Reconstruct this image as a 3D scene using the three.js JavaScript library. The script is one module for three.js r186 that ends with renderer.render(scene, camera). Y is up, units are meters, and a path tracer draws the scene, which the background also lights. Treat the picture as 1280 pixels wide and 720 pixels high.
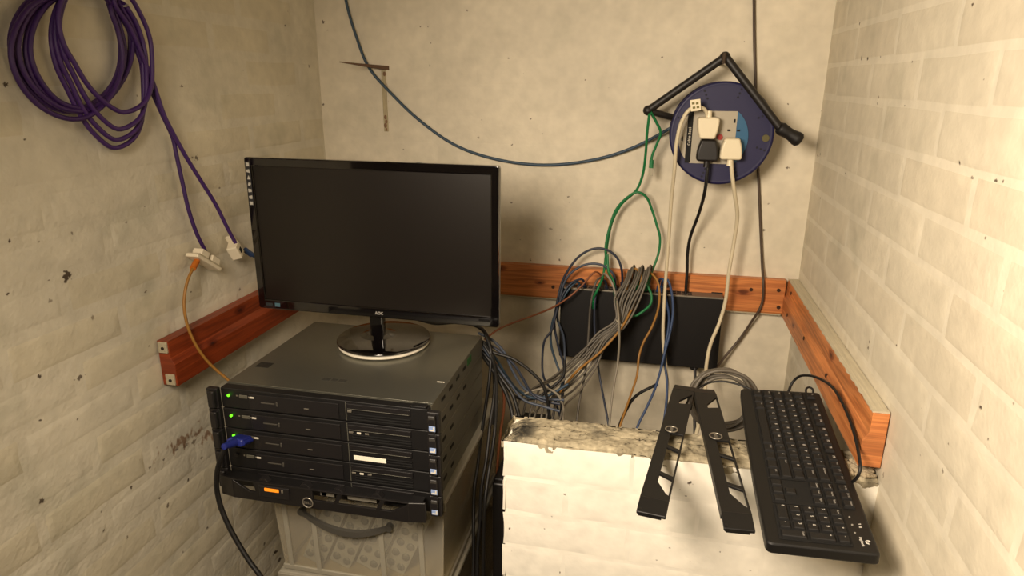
import * as THREE from 'three';
import { RoundedBoxGeometry } from 'three/addons/geometries/RoundedBoxGeometry.js';
import { mergeGeometries, mergeVertices } from 'three/addons/utils/BufferGeometryUtils.js';
import { ImprovedNoise } from 'three/addons/math/ImprovedNoise.js';
import { FontLoader } from 'three/addons/loaders/FontLoader.js';
import { TextGeometry } from 'three/addons/geometries/TextGeometry.js';

// ---------------------------------------------------------------- camera, light, exposure
const H = 1.345;                                   // eye height above the floor
const scene = new THREE.Scene();
scene.background = new THREE.Color(0x000000);
const camera = new THREE.PerspectiveCamera(2 * Math.atan(360 / 835) * 180 / Math.PI, 1280 / 720, 0.02, 30);
{
  const m = new THREE.Matrix4().makeBasis(
    new THREE.Vector3(0.97711, 0.00456, -0.21265), new THREE.Vector3(-0.06664, 0.95611, -0.28533), new THREE.Vector3(0.20201, 0.29299, 0.93453));
  camera.quaternion.setFromRotationMatrix(m);
  camera.position.set(0, H, 1.85);
}
const renderer = new THREE.WebGLRenderer({ antialias: true });
renderer.toneMapping = THREE.LinearToneMapping;
renderer.toneMappingExposure = 1.0;
renderer.shadowMap.enabled = true;
renderer.shadowMap.type = THREE.PCFSoftShadowMap;
const LAMP = new THREE.Vector3(-0.43, 1.52, 1.74), LAMP_AIM = new THREE.Vector3(0.57, -0.58, -0.56).normalize(), LAMP_COLOR = 0xffebd1, LAMP_POWER = 9.9;

// ---------------------------------------------------------------- helpers
let seed = 7;
const rnd = () => { seed = (seed * 1664525 + 1013904223) >>> 0; return seed / 4294967296; };
const rr = (a, b) => a + (b - a) * rnd();
const PN = new ImprovedNoise();
const fbm = (x, y, z, o = 4) => { let s = 0, a = 0.5, f = 1; for (let i = 0; i < o; i++) { s += a * PN.noise(x * f, y * f, z + i * 7.3); a *= 0.5; f *= 2.03; } return s; };
const names = {};
function numbered(n) { const k = names[n] = (names[n] ?? -1) + 1; return k ? n + '_' + String(k).padStart(3, '0') : n; }
function sh(o) { o.castShadow = true; o.receiveShadow = true; return o; }
function mesh(name, geo, mat, parent) {            // a part
  const g = Array.isArray(geo) ? merge(geo) : geo;
  const o = sh(new THREE.Mesh(g, mat)); o.name = name; parent.add(o); return o;
}
function merge(list) { return mergeGeometries(list.map(g => { const h = g.index ? g.toNonIndexed() : g; for (const k of Object.keys(h.attributes)) if (!['position', 'normal', 'uv'].includes(k)) h.deleteAttribute(k); return h; })); }
function tag(o, label, category, group, kind) { o.userData.label = label; o.userData.category = category; if (group) o.userData.group = group; if (kind) o.userData.kind = kind; return o; }
function thing(name, label, category, pos = [0, 0, 0], group) {
  const o = new THREE.Group(); o.name = numbered(name); o.position.set(...pos); scene.add(o); return tag(o, label, category, group);
}
function single(name, label, category, geo, mat, group) { const o = mesh(numbered(name), geo, mat, scene); return tag(o, label, category, group); }
function structure(name, label, pos = [0, 0, 0]) { const o = new THREE.Group(); o.name = name; o.position.set(...pos); scene.add(o); o.userData = { label, category: name.split('_')[0], kind: 'structure' }; return o; }
const T = (g, x = 0, y = 0, z = 0) => g.translate(x, y, z);
const box = (w, h, d, x = 0, y = 0, z = 0) => T(new THREE.BoxGeometry(w, h, d), x, y, z);
const rbox = (w, h, d, r = 0.002, x = 0, y = 0, z = 0, s = 2) => T(new RoundedBoxGeometry(w, h, d, s, Math.min(r, w / 2.01, h / 2.01, d / 2.01)), x, y, z);
const cyl = (r, h, x = 0, y = 0, z = 0, axis = 'y', n = 24, r2 = r) => { const g = new THREE.CylinderGeometry(r2, r, h, n); if (axis === 'z') g.rotateX(Math.PI / 2); if (axis === 'x') g.rotateZ(Math.PI / 2); return T(g, x, y, z); };
const V = a => new THREE.Vector3(...a);
function tube(pts, r, closed = false, rad = 8) {
  const c = new THREE.CatmullRomCurve3(pts.map(p => p.isVector3 ? p : V(p)), closed, 'centripetal');
  const n = Math.max(12, Math.min(900, Math.round(c.getLength() / 0.008)));
  return new THREE.TubeGeometry(c, n, r, rad, closed);
}
function bar(a, b, r, n = 14) { const A = V(a), B = V(b), d = B.clone().sub(A); const g = new THREE.CylinderGeometry(r, r, d.length(), n); g.applyQuaternion(new THREE.Quaternion().setFromUnitVectors(new THREE.Vector3(0, 1, 0), d.normalize())); return T(g, (A.x + B.x) / 2, (A.y + B.y) / 2, (A.z + B.z) / 2); }
function poly(pts, depth, bevel = 0) { const s = new THREE.Shape(pts.map(p => new THREE.Vector2(...p))); return new THREE.ExtrudeGeometry(s, { depth, bevelEnabled: bevel > 0, bevelSize: bevel, bevelThickness: bevel, bevelSegments: 2, bevelOffset: -bevel, curveSegments: 16 }); }
function dataTex(w, h, fn, srgb = true) {
  const d = new Uint8Array(w * h * 4);
  for (let j = 0; j < h; j++) for (let i = 0; i < w; i++) { const c = fn(i, j), k = (j * w + i) * 4; for (let n = 0; n < 3; n++) d[k + n] = Math.max(0, Math.min(255, c[n])); d[k + 3] = 255; }
  const t = new THREE.DataTexture(d, w, h, THREE.RGBAFormat); t.magFilter = THREE.LinearFilter; t.minFilter = THREE.LinearMipmapLinearFilter; t.generateMipmaps = true; t.wrapS = t.wrapT = THREE.RepeatWrapping;
  if (srgb) t.colorSpace = THREE.SRGBColorSpace; t.needsUpdate = true; return t;
}
const std = (hex, rough = 0.6, metal = 0, extra = {}) => new THREE.MeshStandardMaterial({ color: hex, roughness: rough, metalness: metal, ...extra });
const phys = (hex, rough, extra = {}) => new THREE.MeshPhysicalMaterial({ color: hex, roughness: rough, ...extra });

// ---------------------------------------------------------------- textures
// tileable lumps of thick brush-painted masonry, 0.55 m a tile
const bumpPaint = (() => {
  const N = 768, per = (x, y, s, o) => { const u = x / N, v = y / N; const a = fbm(u * s, v * s, 3.1, o), b = fbm((u - 1) * s, v * s, 3.1, o), c = fbm(u * s, (v - 1) * s, 3.1, o), d = fbm((u - 1) * s, (v - 1) * s, 3.1, o); return a * (1 - u) * (1 - v) + b * u * (1 - v) + c * (1 - u) * v + d * u * v; };
  return dataTex(N, N, (i, j) => { const a = per(i, j, 14, 4), b = per(i, j, 70, 2); const v = 128 + 150 * a + 60 * b; return [v, v, v]; }, false);
})();
// paint for one wall: w x h metres, base colour, marks at their places (metres), rust and dirt
function paintTex(w, h, ppm, base, opt) {
  const W = Math.min(2048, Math.round(w * ppm)), Hh = Math.min(2048, Math.round(h * ppm));
  const marks = opt.marks, sx = W / w, sy = Hh / h, z0 = opt.seed;
  const buf = new Float32Array(W * Hh); const rust = new Float32Array(W * Hh);
  const m2 = marks.slice(); seed = 1000 + Math.round(z0 * 10);
  for (let k = 0; k < opt.dots; k++) m2.push([opt.u0 + rnd() * w, rnd() * h, 0.6 + rnd() * rnd() * 2.2]);
  for (const [mu, my, r] of m2) {
    const cx = (mu - opt.u0) * sx, cy = my * sy, R = r * 0.00068 * sx, ax = 0.7 + rnd() * 0.8, ay = 0.6 + rnd() * 0.6, q = rnd() * 30, dk = 0.35 + rnd() * 0.5;
    const e = Math.ceil(R * 3);
    for (let j = -e; j <= e; j++) for (let i = -e; i <= e; i++) {
      const X = Math.round(cx) + i, Y = Math.round(cy) + j; if (X < 0 || Y < 0 || X >= W || Y >= Hh) continue;
      const d = Math.hypot(i / ax, j / ay) / R + 1.1 * PN.noise(i / (R + 1) * 1.4 + q, j / (R + 1) * 1.4, q);
      const v = d < 0.8 ? 1 : d < 1.15 ? (1.15 - d) / 0.35 : 0; const p = Y * W + X; buf[p] = Math.max(buf[p], v * dk);
    }
  }
  for (const [mu, my, w1, h1, s] of opt.rust || []) for (let j = 0; j < Hh; j++) for (let i = 0; i < W; i++) {
    const u = opt.u0 + i / sx, y = j / sy; const a = Math.abs(u - mu) / w1, b = Math.abs(y - my) / h1; if (a > 1.4 || b > 1.4) continue;
    const n = 0.5 + 1.6 * fbm(u * 90, y * 50, 9.2, 3) - Math.max(a, b) * 0.55; if (n > 0.28) rust[j * W + i] = Math.max(rust[j * W + i], Math.min(1, (n - 0.28) * 3) * s);
  }
  return dataTex(W, Hh, (i, j) => {
    const u = opt.u0 + i / sx, y = j / sy;
    const a = fbm(u * 5, y * 5, z0, 3), b = fbm(u * 38, y * 38, z0 + 5, 2), c = fbm(u * 9 + 40, y * 9, z0 + 11, 3);
    let g = 1 + 0.10 * a + 0.07 * b;
    const dirt = Math.max(0, c - 0.12) * (opt.dirt ?? 1);                       // grubby blotches
    const k = j * W + i; let r = base[0] * g * (1 - 0.5 * dirt), gg = base[1] * g * (1 - 0.46 * dirt), bb = base[2] * g * (1 - 0.5 * dirt);
    const s = buf[k]; r += (52 - r) * s; gg += (40 - gg) * s; bb += (30 - bb) * s;
    const q = rust[k]; r += (112 - r) * q; gg += (74 - gg) * q; bb += (48 - bb) * q;
    return [r, gg, bb];
  });
}
const SPB = [[-0.945,1.506,6],[-0.935,1.485,3],[-0.974,1.283,5],[-0.964,1.283,4],[-0.631,1.449,3],[-0.66,1.49,2],[-0.637,1.49,2.5],[-0.636,1.389,4],[-0.526,1.53,2.5],[-0.414,1.409,3],[-0.011,1.41,3],[-0.351,1.251,3],[-0.317,1.213,2.5],[-0.402,1.181,3.5],[-0.205,1.354,2],[-0.489,1.247,2],[-0.498,1.199,3],[-0.723,1.16,2.5],[-0.403,1.018,4],[-0.289,0.949,5],[-0.241,1.042,4],[-0.238,1.027,2],[0.289,1.044,2.5],[0.325,1.139,4],[0.308,1.298,2.5],[0.286,0.973,3],[-0.346,0.854,5],[-0.261,0.859,4],[-0.035,0.948,2],[0.137,0.917,2],[0.237,1.157,3],[-0.26,0.918,2],[-0.377,0.912,2],[-0.862,0.886,2],[0.187,1.447,2.5],[-0.009,1.41,2]];
const SPL = [[0.984,1.339,4],[0.971,1.257,3],[0.979,1.031,2],[0.72,1.319,3],[0.591,1.336,4],[0.163,1.485,4],[0.145,1.52,2],[0.059,1.387,5],[0.157,1.268,2],[0.369,1.371,2],[0.576,1.188,7],[0.589,1.191,4],[0.511,1.115,4],[0.744,1.112,2.5],[0.798,1.092,2.5],[0.918,1.097,3],[1.032,1.109,3],[0.983,1.096,2.5],[0.945,1.029,8],[0.95,1.02,5],[0.91,0.942,5],[0.777,0.949,3],[0.651,0.911,2.5],[0.482,0.865,5],[0.985,0.996,4],[1.032,0.881,5],[0.958,0.847,8],[1.046,0.809,3],[1.076,0.675,6],[0.813,0.486,5],[0.791,0.84,3],[1.054,1.03,3],[0.919,1.451,3],[0.981,0.777,2],[0.974,0.542,2.5],[0.803,0.589,5],[0.762,0.59,7],[0.737,0.584,8],[0.709,0.579,6],[0.743,0.503,6],[0.694,0.529,5],[0.842,0.594,4],[0.895,0.582,4],[0.831,0.515,3],[0.791,0.351,4],[0.707,0.352,4],[0.925,0.49,4],[0.463,0.095,9],[0.449,0.058,9],[0.51,0.158,6],[0.969,0.579,3]];
const SPR = [[0.799,1.446,4],[0.603,1.381,2.5],[0.296,1.395,5],[0.342,1.394,4],[0.426,1.394,2.5],[0.455,1.323,3],[0.601,1.313,2],[0.451,1.313,4],[0.243,1.466,4],[0.029,1.174,6],[0.053,1.181,4],[0.304,1.165,3],[0.116,1.082,3],[0.853,1.246,2.5],[0.959,1.238,4],[0.975,1.239,2],[0.964,1.17,3],[0.876,1.352,2],[0.896,1.233,3],[0.631,0.908,4],[0.629,0.895,3],[0.754,0.949,2],[1.04,0.983,3],[1.101,1.018,2.5],[0.984,0.863,5],[1.072,0.959,2],[0.985,0.904,2],[0.801,0.743,5],[0.914,0.845,2],[0.783,0.782,2]];
const SPF = [[-0.232,0.531,3],[-0.165,0.542,2],[0.065,0.539,2],[0.09,0.678,6],[0.085,0.651,3],[0.085,0.571,2],[-0.132,0.449,3],[0.153,0.546,2],[0.208,0.516,2],[0.279,0.617,2],[-0.082,0.725,5],[-0.054,0.726,4],[-0.071,0.731,4],[-0.019,0.724,3],[-0.094,0.73,5],[0.108,0.622,2],[0.044,0.509,2]];
const XL = -0.968, XR = 0.388, CEIL = 2.32, ZO = 1.25;
function paintMat(tex, w, h, bs, color = 0xffffff, rough = 0.62) { const b = bumpPaint.clone(); b.repeat.set(w / 0.55, h / 0.55); b.needsUpdate = true; return new THREE.MeshStandardMaterial({ map: tex, bumpMap: b, bumpScale: bs, roughness: rough, color }); }
const texL = paintTex(ZO, CEIL, 820, [214, 208, 190], { seed: 1.5, u0: 0, marks: SPL, dots: 25, dirt: 0.5, rust: [[0.74, 0.6, 0.09, 0.02, 0.6], [0.66, 0.57, 0.05, 0.02, 0.6]] });
const texR = paintTex(ZO, CEIL, 820, [215, 209, 195], { seed: 22.5, u0: 0, marks: SPR, dots: 14, dirt: 0.4 });
const texB = paintTex(XR - XL, CEIL, 820, [213, 204, 183], { seed: 43.5, u0: XL, marks: SPB, dots: 26, dirt: 0.25, rust: [[-0.772, 1.235, 0.008, 0.035, 1], [-0.768, 1.33, 0.007, 0.05, 0.35], [-0.775, 1.372, 0.012, 0.012, 0.8]] });
const texF = paintTex(0.66, 0.74, 900, [236, 231, 218], { seed: 64.5, u0: -0.26, marks: SPF, dots: 30, dirt: 0.5 });
const plaster = dataTex(512, 512, (i, j) => { const v = 205 + 30 * fbm(i / 60, j / 60, 2.2, 4); return [v, v * 0.975, v * 0.9]; });

// ---------------------------------------------------------------- bricks
// ring-built brick: fr maps (u, y, n) to the world, n outwards
function brickGeo(u0, u1, y0, y1, fr, dn, jt, uvf, soft = 1) {
  const pos = [], uv = [], idx = []; const um = (u0 + u1) / 2, ym = (y0 + y1) / 2;
  const base = [[u0, y0], [um, y0], [u1, y0], [u1, ym], [u1, y1], [um, y1], [u0, y1], [u0, ym]];
  const off = rr(-0.4, 1) * jt, tu = rr(-1, 1) * jt * 0.7, ty = rr(-1, 1) * jt * 0.7;
  const jit = base.map(() => [rr(-1, 1) * 0.0022, rr(-1, 1) * 0.0018]);
  const put = (u, y, n) => { pos.push(...fr(u, y, n)); uv.push(...uvf(u, y)); };
  const ring = (ins, n) => base.forEach(([u, y], k) => {
    const su = Math.sign(um - u), sy = Math.sign(ym - y), f = 1;
    const uu = u + jit[k][0] * f + su * ins, yy = y + jit[k][1] * f + sy * ins;
    put(uu, yy, n + (n > -dn ? off + tu * (uu - um) / (u1 - u0) + ty * (yy - ym) / (y1 - y0) : 0));
  });
  ring(0.0003, -dn); ring(0.006 * soft, -dn * 0.3); ring(0.015 * soft, 0);
  put(um, ym, off);
  for (let r = 0; r < 2; r++) for (let k = 0; k < 8; k++) { const a = r * 8 + k, b = r * 8 + (k + 1) % 8; idx.push(a, b, a + 8, b, b + 8, a + 8); }
  for (let k = 0; k < 8; k++) idx.push(16 + k, 16 + (k + 1) % 8, 24);
  const g = new THREE.BufferGeometry(); g.setAttribute('position', new THREE.Float32BufferAttribute(pos, 3)); g.setAttribute('uv', new THREE.Float32BufferAttribute(uv, 2)); g.setIndex(idx);
  const A = V(fr(0, 0, 0)), U = V(fr(1, 0, 0)).sub(A), Y = V(fr(0, 1, 0)).sub(A), N = V(fr(0, 0, 1)).sub(A);
  if (U.cross(Y).dot(N) < 0) { for (let k = 0; k < idx.length; k += 3) [idx[k + 1], idx[k + 2]] = [idx[k + 2], idx[k + 1]]; g.setIndex(idx); }
  g.computeVertexNormals(); return g;
}
function layBricks(parent, o) {          // o: fr, uvf, u0, u1, y0, y1, course, courseTop, pitch, phases, dn, jt, joint, mats
  const rows = []; for (let y = o.courseTop; y < o.y1 + o.course; y += o.course) rows.unshift(y); for (let y = o.courseTop - o.course; y > o.y0 - o.course; y -= o.course) rows.push(y);
  const iTop = rows.findIndex(y => Math.abs(y - o.courseTop) < 1e-6);
  rows.forEach((yb, i) => {
    const par = ((i - iTop) % 2 + 2) % 2, ph = o.phases[par], lo = Math.max(o.y0, yb + o.joint / 2), hi = Math.min(o.y1, yb + o.course - o.joint / 2);
    if (hi - lo < 0.012) return;
    for (let u = ph - Math.ceil((ph - o.u0) / o.pitch + 1) * o.pitch; u < o.u1; u += o.pitch) {
      const a = Math.max(o.u0, u + o.joint / 2), b = Math.min(o.u1, u + o.pitch - o.joint / 2); if (b - a < 0.02) continue;
      mesh('brick', brickGeo(a, b, lo, hi, o.fr, o.dn, o.jt, o.uvf, o.soft), o.mats[Math.floor(rnd() * o.mats.length)], parent);
    }
  });
}
function planarUV(g, f) { const p = g.attributes.position, uv = g.attributes.uv; for (let i = 0; i < p.count; i++) { const [a, b] = f(p.getX(i), p.getY(i), p.getZ(i)); uv.setXY(i, a, b); } return g; }

// ---------------------------------------------------------------- room shell
{
  const floorMat = std(0x6d655a, 0.85, 0, { map: plaster }), room = std(0xd8d0bc, 0.8, 0, { map: plaster });
  const fl = structure('floor', 'grey concrete floor'); mesh('slab', box(4.2, 0.1, 4.0, -0.4, -0.05, 1.6), floorMat, fl);
  const ce = structure('ceiling', 'painted ceiling'); mesh('slab', box(4.2, 0.1, 4.0, -0.4, CEIL + 0.05, 1.6), room, ce);
  // back wall
  const B = structure('wall_back', 'cream painted brick back wall of the alcove');
  const wB = XR - XL, uvB = (x, y) => [(x - XL) / wB, y / CEIL];
  mesh('masonry', planarUV(box(wB + 0.2, CEIL, 0.22, (XL + XR) / 2, CEIL / 2, -0.1104), uvB), paintMat(texB, wB, CEIL, 0.0016), B);
  layBricks(B, { fr: (u, y, n) => [u, y, n], uvf: uvB, u0: XL + 0.001, u1: XR - 0.001, y0: 0.01, y1: CEIL - 0.01, course: 0.0747, courseTop: H + 0.0678, pitch: 0.236, phases: [-0.86, -0.742], dn: 0.0006, jt: 0.0003, joint: 0.006, mats: [paintMat(texB, wB, CEIL, 0.0016)] });
  // left wall
  const Lw = structure('wall_left', 'cream painted brick wall on the left of the alcove');
  const uvL = (u, y) => [u / ZO, y / CEIL];
  mesh('masonry', planarUV(box(1.3, CEIL, ZO + 0.2, XL - 0.6511, CEIL / 2, ZO / 2 - 0.1), (x, y, z) => uvL(z, y)), paintMat(texL, ZO, CEIL, 0.0034), Lw);
  layBricks(Lw, { fr: (u, y, n) => [XL + n, y, u], uvf: uvL, u0: 0.001, u1: ZO, y0: 0.01, y1: CEIL - 0.01, course: 0.0747, courseTop: H + 0.058, pitch: 0.24, phases: [0.479, 0.365], dn: 0.0023, jt: 0.0008, joint: 0.011, soft: 1.25, mats: [paintMat(texL, ZO, CEIL, 0.0030), paintMat(texL, ZO, CEIL, 0.0030, 0xfaf8f2)] });
  // right wall
  const Rw = structure('wall_right', 'white painted brick wall on the right of the alcove');
  mesh('masonry', planarUV(box(1.1, CEIL, ZO + 0.2, XR + 0.5507, CEIL / 2, ZO / 2 - 0.1), (x, y, z) => uvL(z, y)), paintMat(texR, ZO, CEIL, 0.0014, 0xfffdf6), Rw);
  layBricks(Rw, { fr: (u, y, n) => [XR - n, y, u], uvf: uvL, u0: 0.001, u1: ZO, y0: 0.01, y1: CEIL - 0.01, course: 0.0745, courseTop: H + 0.045, pitch: 0.26, phases: [0.505, 0.386], dn: 0.0010, jt: 0.0006, joint: 0.0075, mats: [paintMat(texR, ZO, CEIL, 0.0020, 0xf3efe5), paintMat(texR, ZO, CEIL, 0.0020, 0xf6f3ea)] });
  // the room behind the camera
  for (const [n, l, g] of [['wall_room_left', 'plain wall on the left of the room', box(0.1, CEIL, 2.2, -2.31, CEIL / 2, 2.35)], ['wall_room_right', 'plain wall on the right of the room', box(0.1, CEIL, 2.2, 1.53, CEIL / 2, 2.35)], ['wall_rear', 'plain wall behind the camera', box(4.0, CEIL, 0.1, -0.4, CEIL / 2, 3.5)]]) mesh('masonry', g, room, structure(n, l));
}
// ---------------------------------------------------------------- low wall
{
  const W = structure('wall_low', 'low white painted brick wall with a raw mortar top');
  const x0 = -0.245, zf = 0.79, zb = 0.69, top = H - 0.628;
  const uvF = (x, y) => [(x + 0.26) / 0.66, y / 0.74];
  const mF = paintMat(texF, 0.66, 0.74, 0.0012, 0xffffff);
  mesh('core', planarUV(box(XR - x0 - 0.003, top - 0.004, zf - zb - 0.0012, (XR + x0) / 2 + 0.003, (top - 0.004) / 2, (zf + zb) / 2), (x, y, z) => uvF(x + z * 0.3, y)), mF, W);
  layBricks(W, { fr: (u, y, n) => [u, y, zf + n], uvf: uvF, u0: x0, u1: XR + 0.004, y0: 0.01, y1: top + 0.002, course: 0.0747, courseTop: top + 0.002 - 0.0747, pitch: 0.235, phases: [-0.245, -0.127], dn: 0.0009, jt: 0.0003, joint: 0.002, mats: [mF] });
  layBricks(W, { fr: (u, y, n) => [x0 - n, y, u], uvf: (u, y) => uvF(u - 0.9, y), u0: zb, u1: zf, y0: 0.01, y1: top - 0.001, course: 0.0747, courseTop: top - 0.0757, pitch: 0.235, phases: [0.66, 0.6], dn: 0.006, jt: 0.003, joint: 0.008, mats: [mF] });
  layBricks(W, { fr: (u, y, n) => [u, y, zb - n], uvf: uvF, u0: x0, u1: XR - 0.003, y0: 0.01, y1: top - 0.001, course: 0.0747, courseTop: top - 0.0757, pitch: 0.235, phases: [-0.245, -0.127], dn: 0.006, jt: 0.002, joint: 0.008, mats: [mF] });
  // raw mortar cap: a rough slab laid on the top course
  const nx = 170, nz = 34, g = new THREE.BoxGeometry(XR - x0 + 0.002, 0.02, zf - zb + 0.004, nx, 4, nz); T(g, (XR + x0) / 2 - 0.002, top - 0.002, (zf + zb) / 2);
  const p = g.attributes.position;
  for (let i = 0; i < p.count; i++) {
    let x = p.getX(i), y = p.getY(i), z = p.getZ(i); const up = y > top + 0.0079;
    if (up) { y += 0.010 * fbm(x * 18, z * 18, 4.4, 4) + 0.004 * fbm(x * 90, z * 90, 8.8, 2); const e = Math.min(x - x0, 0.03) / 0.03; y -= 0.012 * (1 - e) * (1 - e); const f = Math.min(zf + 0.002 - z, 0.012) / 0.012; y -= 0.006 * (1 - f) * (1 - f); const bk = Math.min(z - zb + 0.002, 0.015) / 0.015; y -= 0.008 * (1 - bk) * (1 - bk) * (1 + fbm(x * 30, 0, 2, 2)); }
    const k = 0.008 * fbm(x * 26 + 5, y * 26, z * 26, 3); z += z > (zf + zb) / 2 ? k - 0.004 : k + 0.003; x += x < x0 + 0.02 ? 0.006 * fbm(z * 40, y * 40, 1.1, 2) : 0;
    p.setXYZ(i, x, y, z);
  }
  planarUV(g, (x, y, z) => [(x + 0.26) / 0.66, (z - zb) / 0.11 + (y - top) * 2]); g.computeVertexNormals();
  const capTex = dataTex(1024, 256, (i, j) => {
    const u = i / 1024 * 0.66, v = j / 256 * 0.11; const a = fbm(u * 22, v * 22, 3.3, 4), b = fbm(u * 140, v * 140, 6.6, 3), c = fbm(u * 12 + 9, v * 12, 12.1, 3);
    let r = 160 + 60 * a + 54 * b, gg = 150 + 57 * a + 51 * b, bb = 126 + 50 * a + 45 * b;
    const dk = Math.max(0, c - 0.16) * 1.2 + Math.max(0, 1 - Math.hypot((u - 0.045 + 0.03 * b) / 0.032, (v - 0.06 + 0.03 * a) / 0.05) + 1.2 * b) * 0.9;   // old dark mortar stains
    const d = Math.min(0.75, dk); r *= 1 - d; gg *= 1 - d; bb *= 1 - d;
    if (b < -0.26 && a < 0.0) { r *= 0.6; gg *= 0.57; bb *= 0.52; }
    return [r, gg, bb];
  });
  mesh('mortar_cap', g, std(0xffffff, 0.95, 0, { map: capTex, bumpMap: bumpPaint, bumpScale: 0.003 }), W);
  // crumbs of broken mortar at the rail end
  const cr = []; seed = 77;
  for (let k = 0; k < 90; k++) { const s = rr(0.002, 0.007), c = new THREE.IcosahedronGeometry(s, 0); c.rotateX(rr(0, 6)); c.rotateY(rr(0, 6)); cr.push(T(c.scale(1, 0.7, 1), rr(0.335, 0.383), top + 0.011 + s * 0.4, rr(0.74, 0.787))); }
  const o = mesh('mortar_crumbs', cr, std(0xa89a80, 0.95), W); o.userData.kind = 'stuff';
}
// ---------------------------------------------------------------- lamp that lights the alcove (left of the camera)
{
  const L = thing('work_lamp', 'work lamp with a metal reflector on a stand left of the camera', 'lamp', [LAMP.x - LAMP_AIM.x * 0.06, 0, LAMP.z - LAMP_AIM.z * 0.06]);
  const mm = std(0x35322e, 0.4, 0.8), hy = LAMP.y - LAMP_AIM.y * 0.06;
  mesh('base', new THREE.LatheGeometry([[0, 0], [0.13, 0], [0.135, 0.008], [0.12, 0.02], [0.02, 0.028], [0, 0.03]].map(p => new THREE.Vector2(...p)), 40), mm, L);
  mesh('pole', bar([-LAMP_AIM.x * 0.1, 0.02, -LAMP_AIM.z * 0.1], [-LAMP_AIM.x * 0.1, hy, -LAMP_AIM.z * 0.1], 0.011), mm, L);
  const q = new THREE.Quaternion().setFromUnitVectors(new THREE.Vector3(0, 1, 0), LAMP_AIM);
  const put = g => T(g.applyQuaternion(q), 0, hy, 0);
  mesh('reflector', put(new THREE.LatheGeometry([[0.02, -0.1], [0.045, -0.09], [0.07, -0.05], [0.088, 0.0], [0.092, 0.04], [0.09, 0.04], [0.086, 0], [0.068, -0.048], [0.043, -0.086], [0.02, -0.096]].map(p => new THREE.Vector2(p[0] * 2.5, p[1] * 1.3)), 48)), std(0xb9b4a8, 0.4, 0.7), L);
  mesh('diffuser', put(T(new THREE.CylinderGeometry(0.22, 0.22, 0.006, 48), 0, 0.03, 0)), new THREE.MeshStandardMaterial({ color: 0xfff4e0, emissive: LAMP_COLOR, emissiveIntensity: 4, roughness: 0.4 }), L);
  const p = new THREE.SpotLight(LAMP_COLOR, LAMP_POWER, 0, 85 * Math.PI / 180, 1, 2); p.position.copy(LAMP).sub(L.position).setY(LAMP.y); p.target.position.copy(p.position).add(LAMP_AIM); L.add(p.target);
  p.castShadow = true; p.shadow.radius = 11; p.shadow.mapSize.set(2048, 2048); p.shadow.bias = -0.0005; p.name = 'lamp_light'; L.add(p);
}
// ---------------------------------------------------------------- wooden rails
const woodTex = dataTex(1024, 256, (i, j) => {
  const u = i / 1024 * 1.4, v = j / 256 * 0.12; let kn = 0;
  for (const [ku, kv, s] of [[0.17, 0.03, 0.006], [0.5, 0.085, 0.007], [0.62, 0.05, 0.005], [0.93, 0.02, 0.006], [1.18, 0.06, 0.008], [1.31, 0.09, 0.005]]) kn = Math.max(kn, Math.exp(-(((u - ku) / (s * 2.2)) ** 2 + ((v - kv) / s) ** 2)));
  const gr = Math.sin((v * 300 + 16 * fbm(u * 2.2, v * 26, 1.7, 3) + kn * 9)) * 0.5 + 0.5, f = fbm(u * 14, v * 500, 5.2, 2), bl = fbm(u * 4, v * 20, 8.2, 3);
  const k = 1 - 0.13 * gr + 0.24 * f + 0.28 * bl - 0.5 * kn;
  return [200 * k, (128 - 6 * gr) * k * (1 - 0.2 * kn), (74 - 5 * gr) * k * (1 - 0.25 * kn)];
});
const wood = std(0xffffff, 0.42, 0, { map: woodTex, bumpMap: woodTex, bumpScale: 0.0004 });
const woodTinted = std(0xb07a68, 0.42, 0, { map: woodTex, bumpMap: woodTex, bumpScale: 0.0004 });   // same grain multiplied darker and redder, left rail only
const whitePaint = std(0xd9d2c0, 0.75, 0, { map: plaster, bumpMap: bumpPaint, bumpScale: 0.001 });
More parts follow.
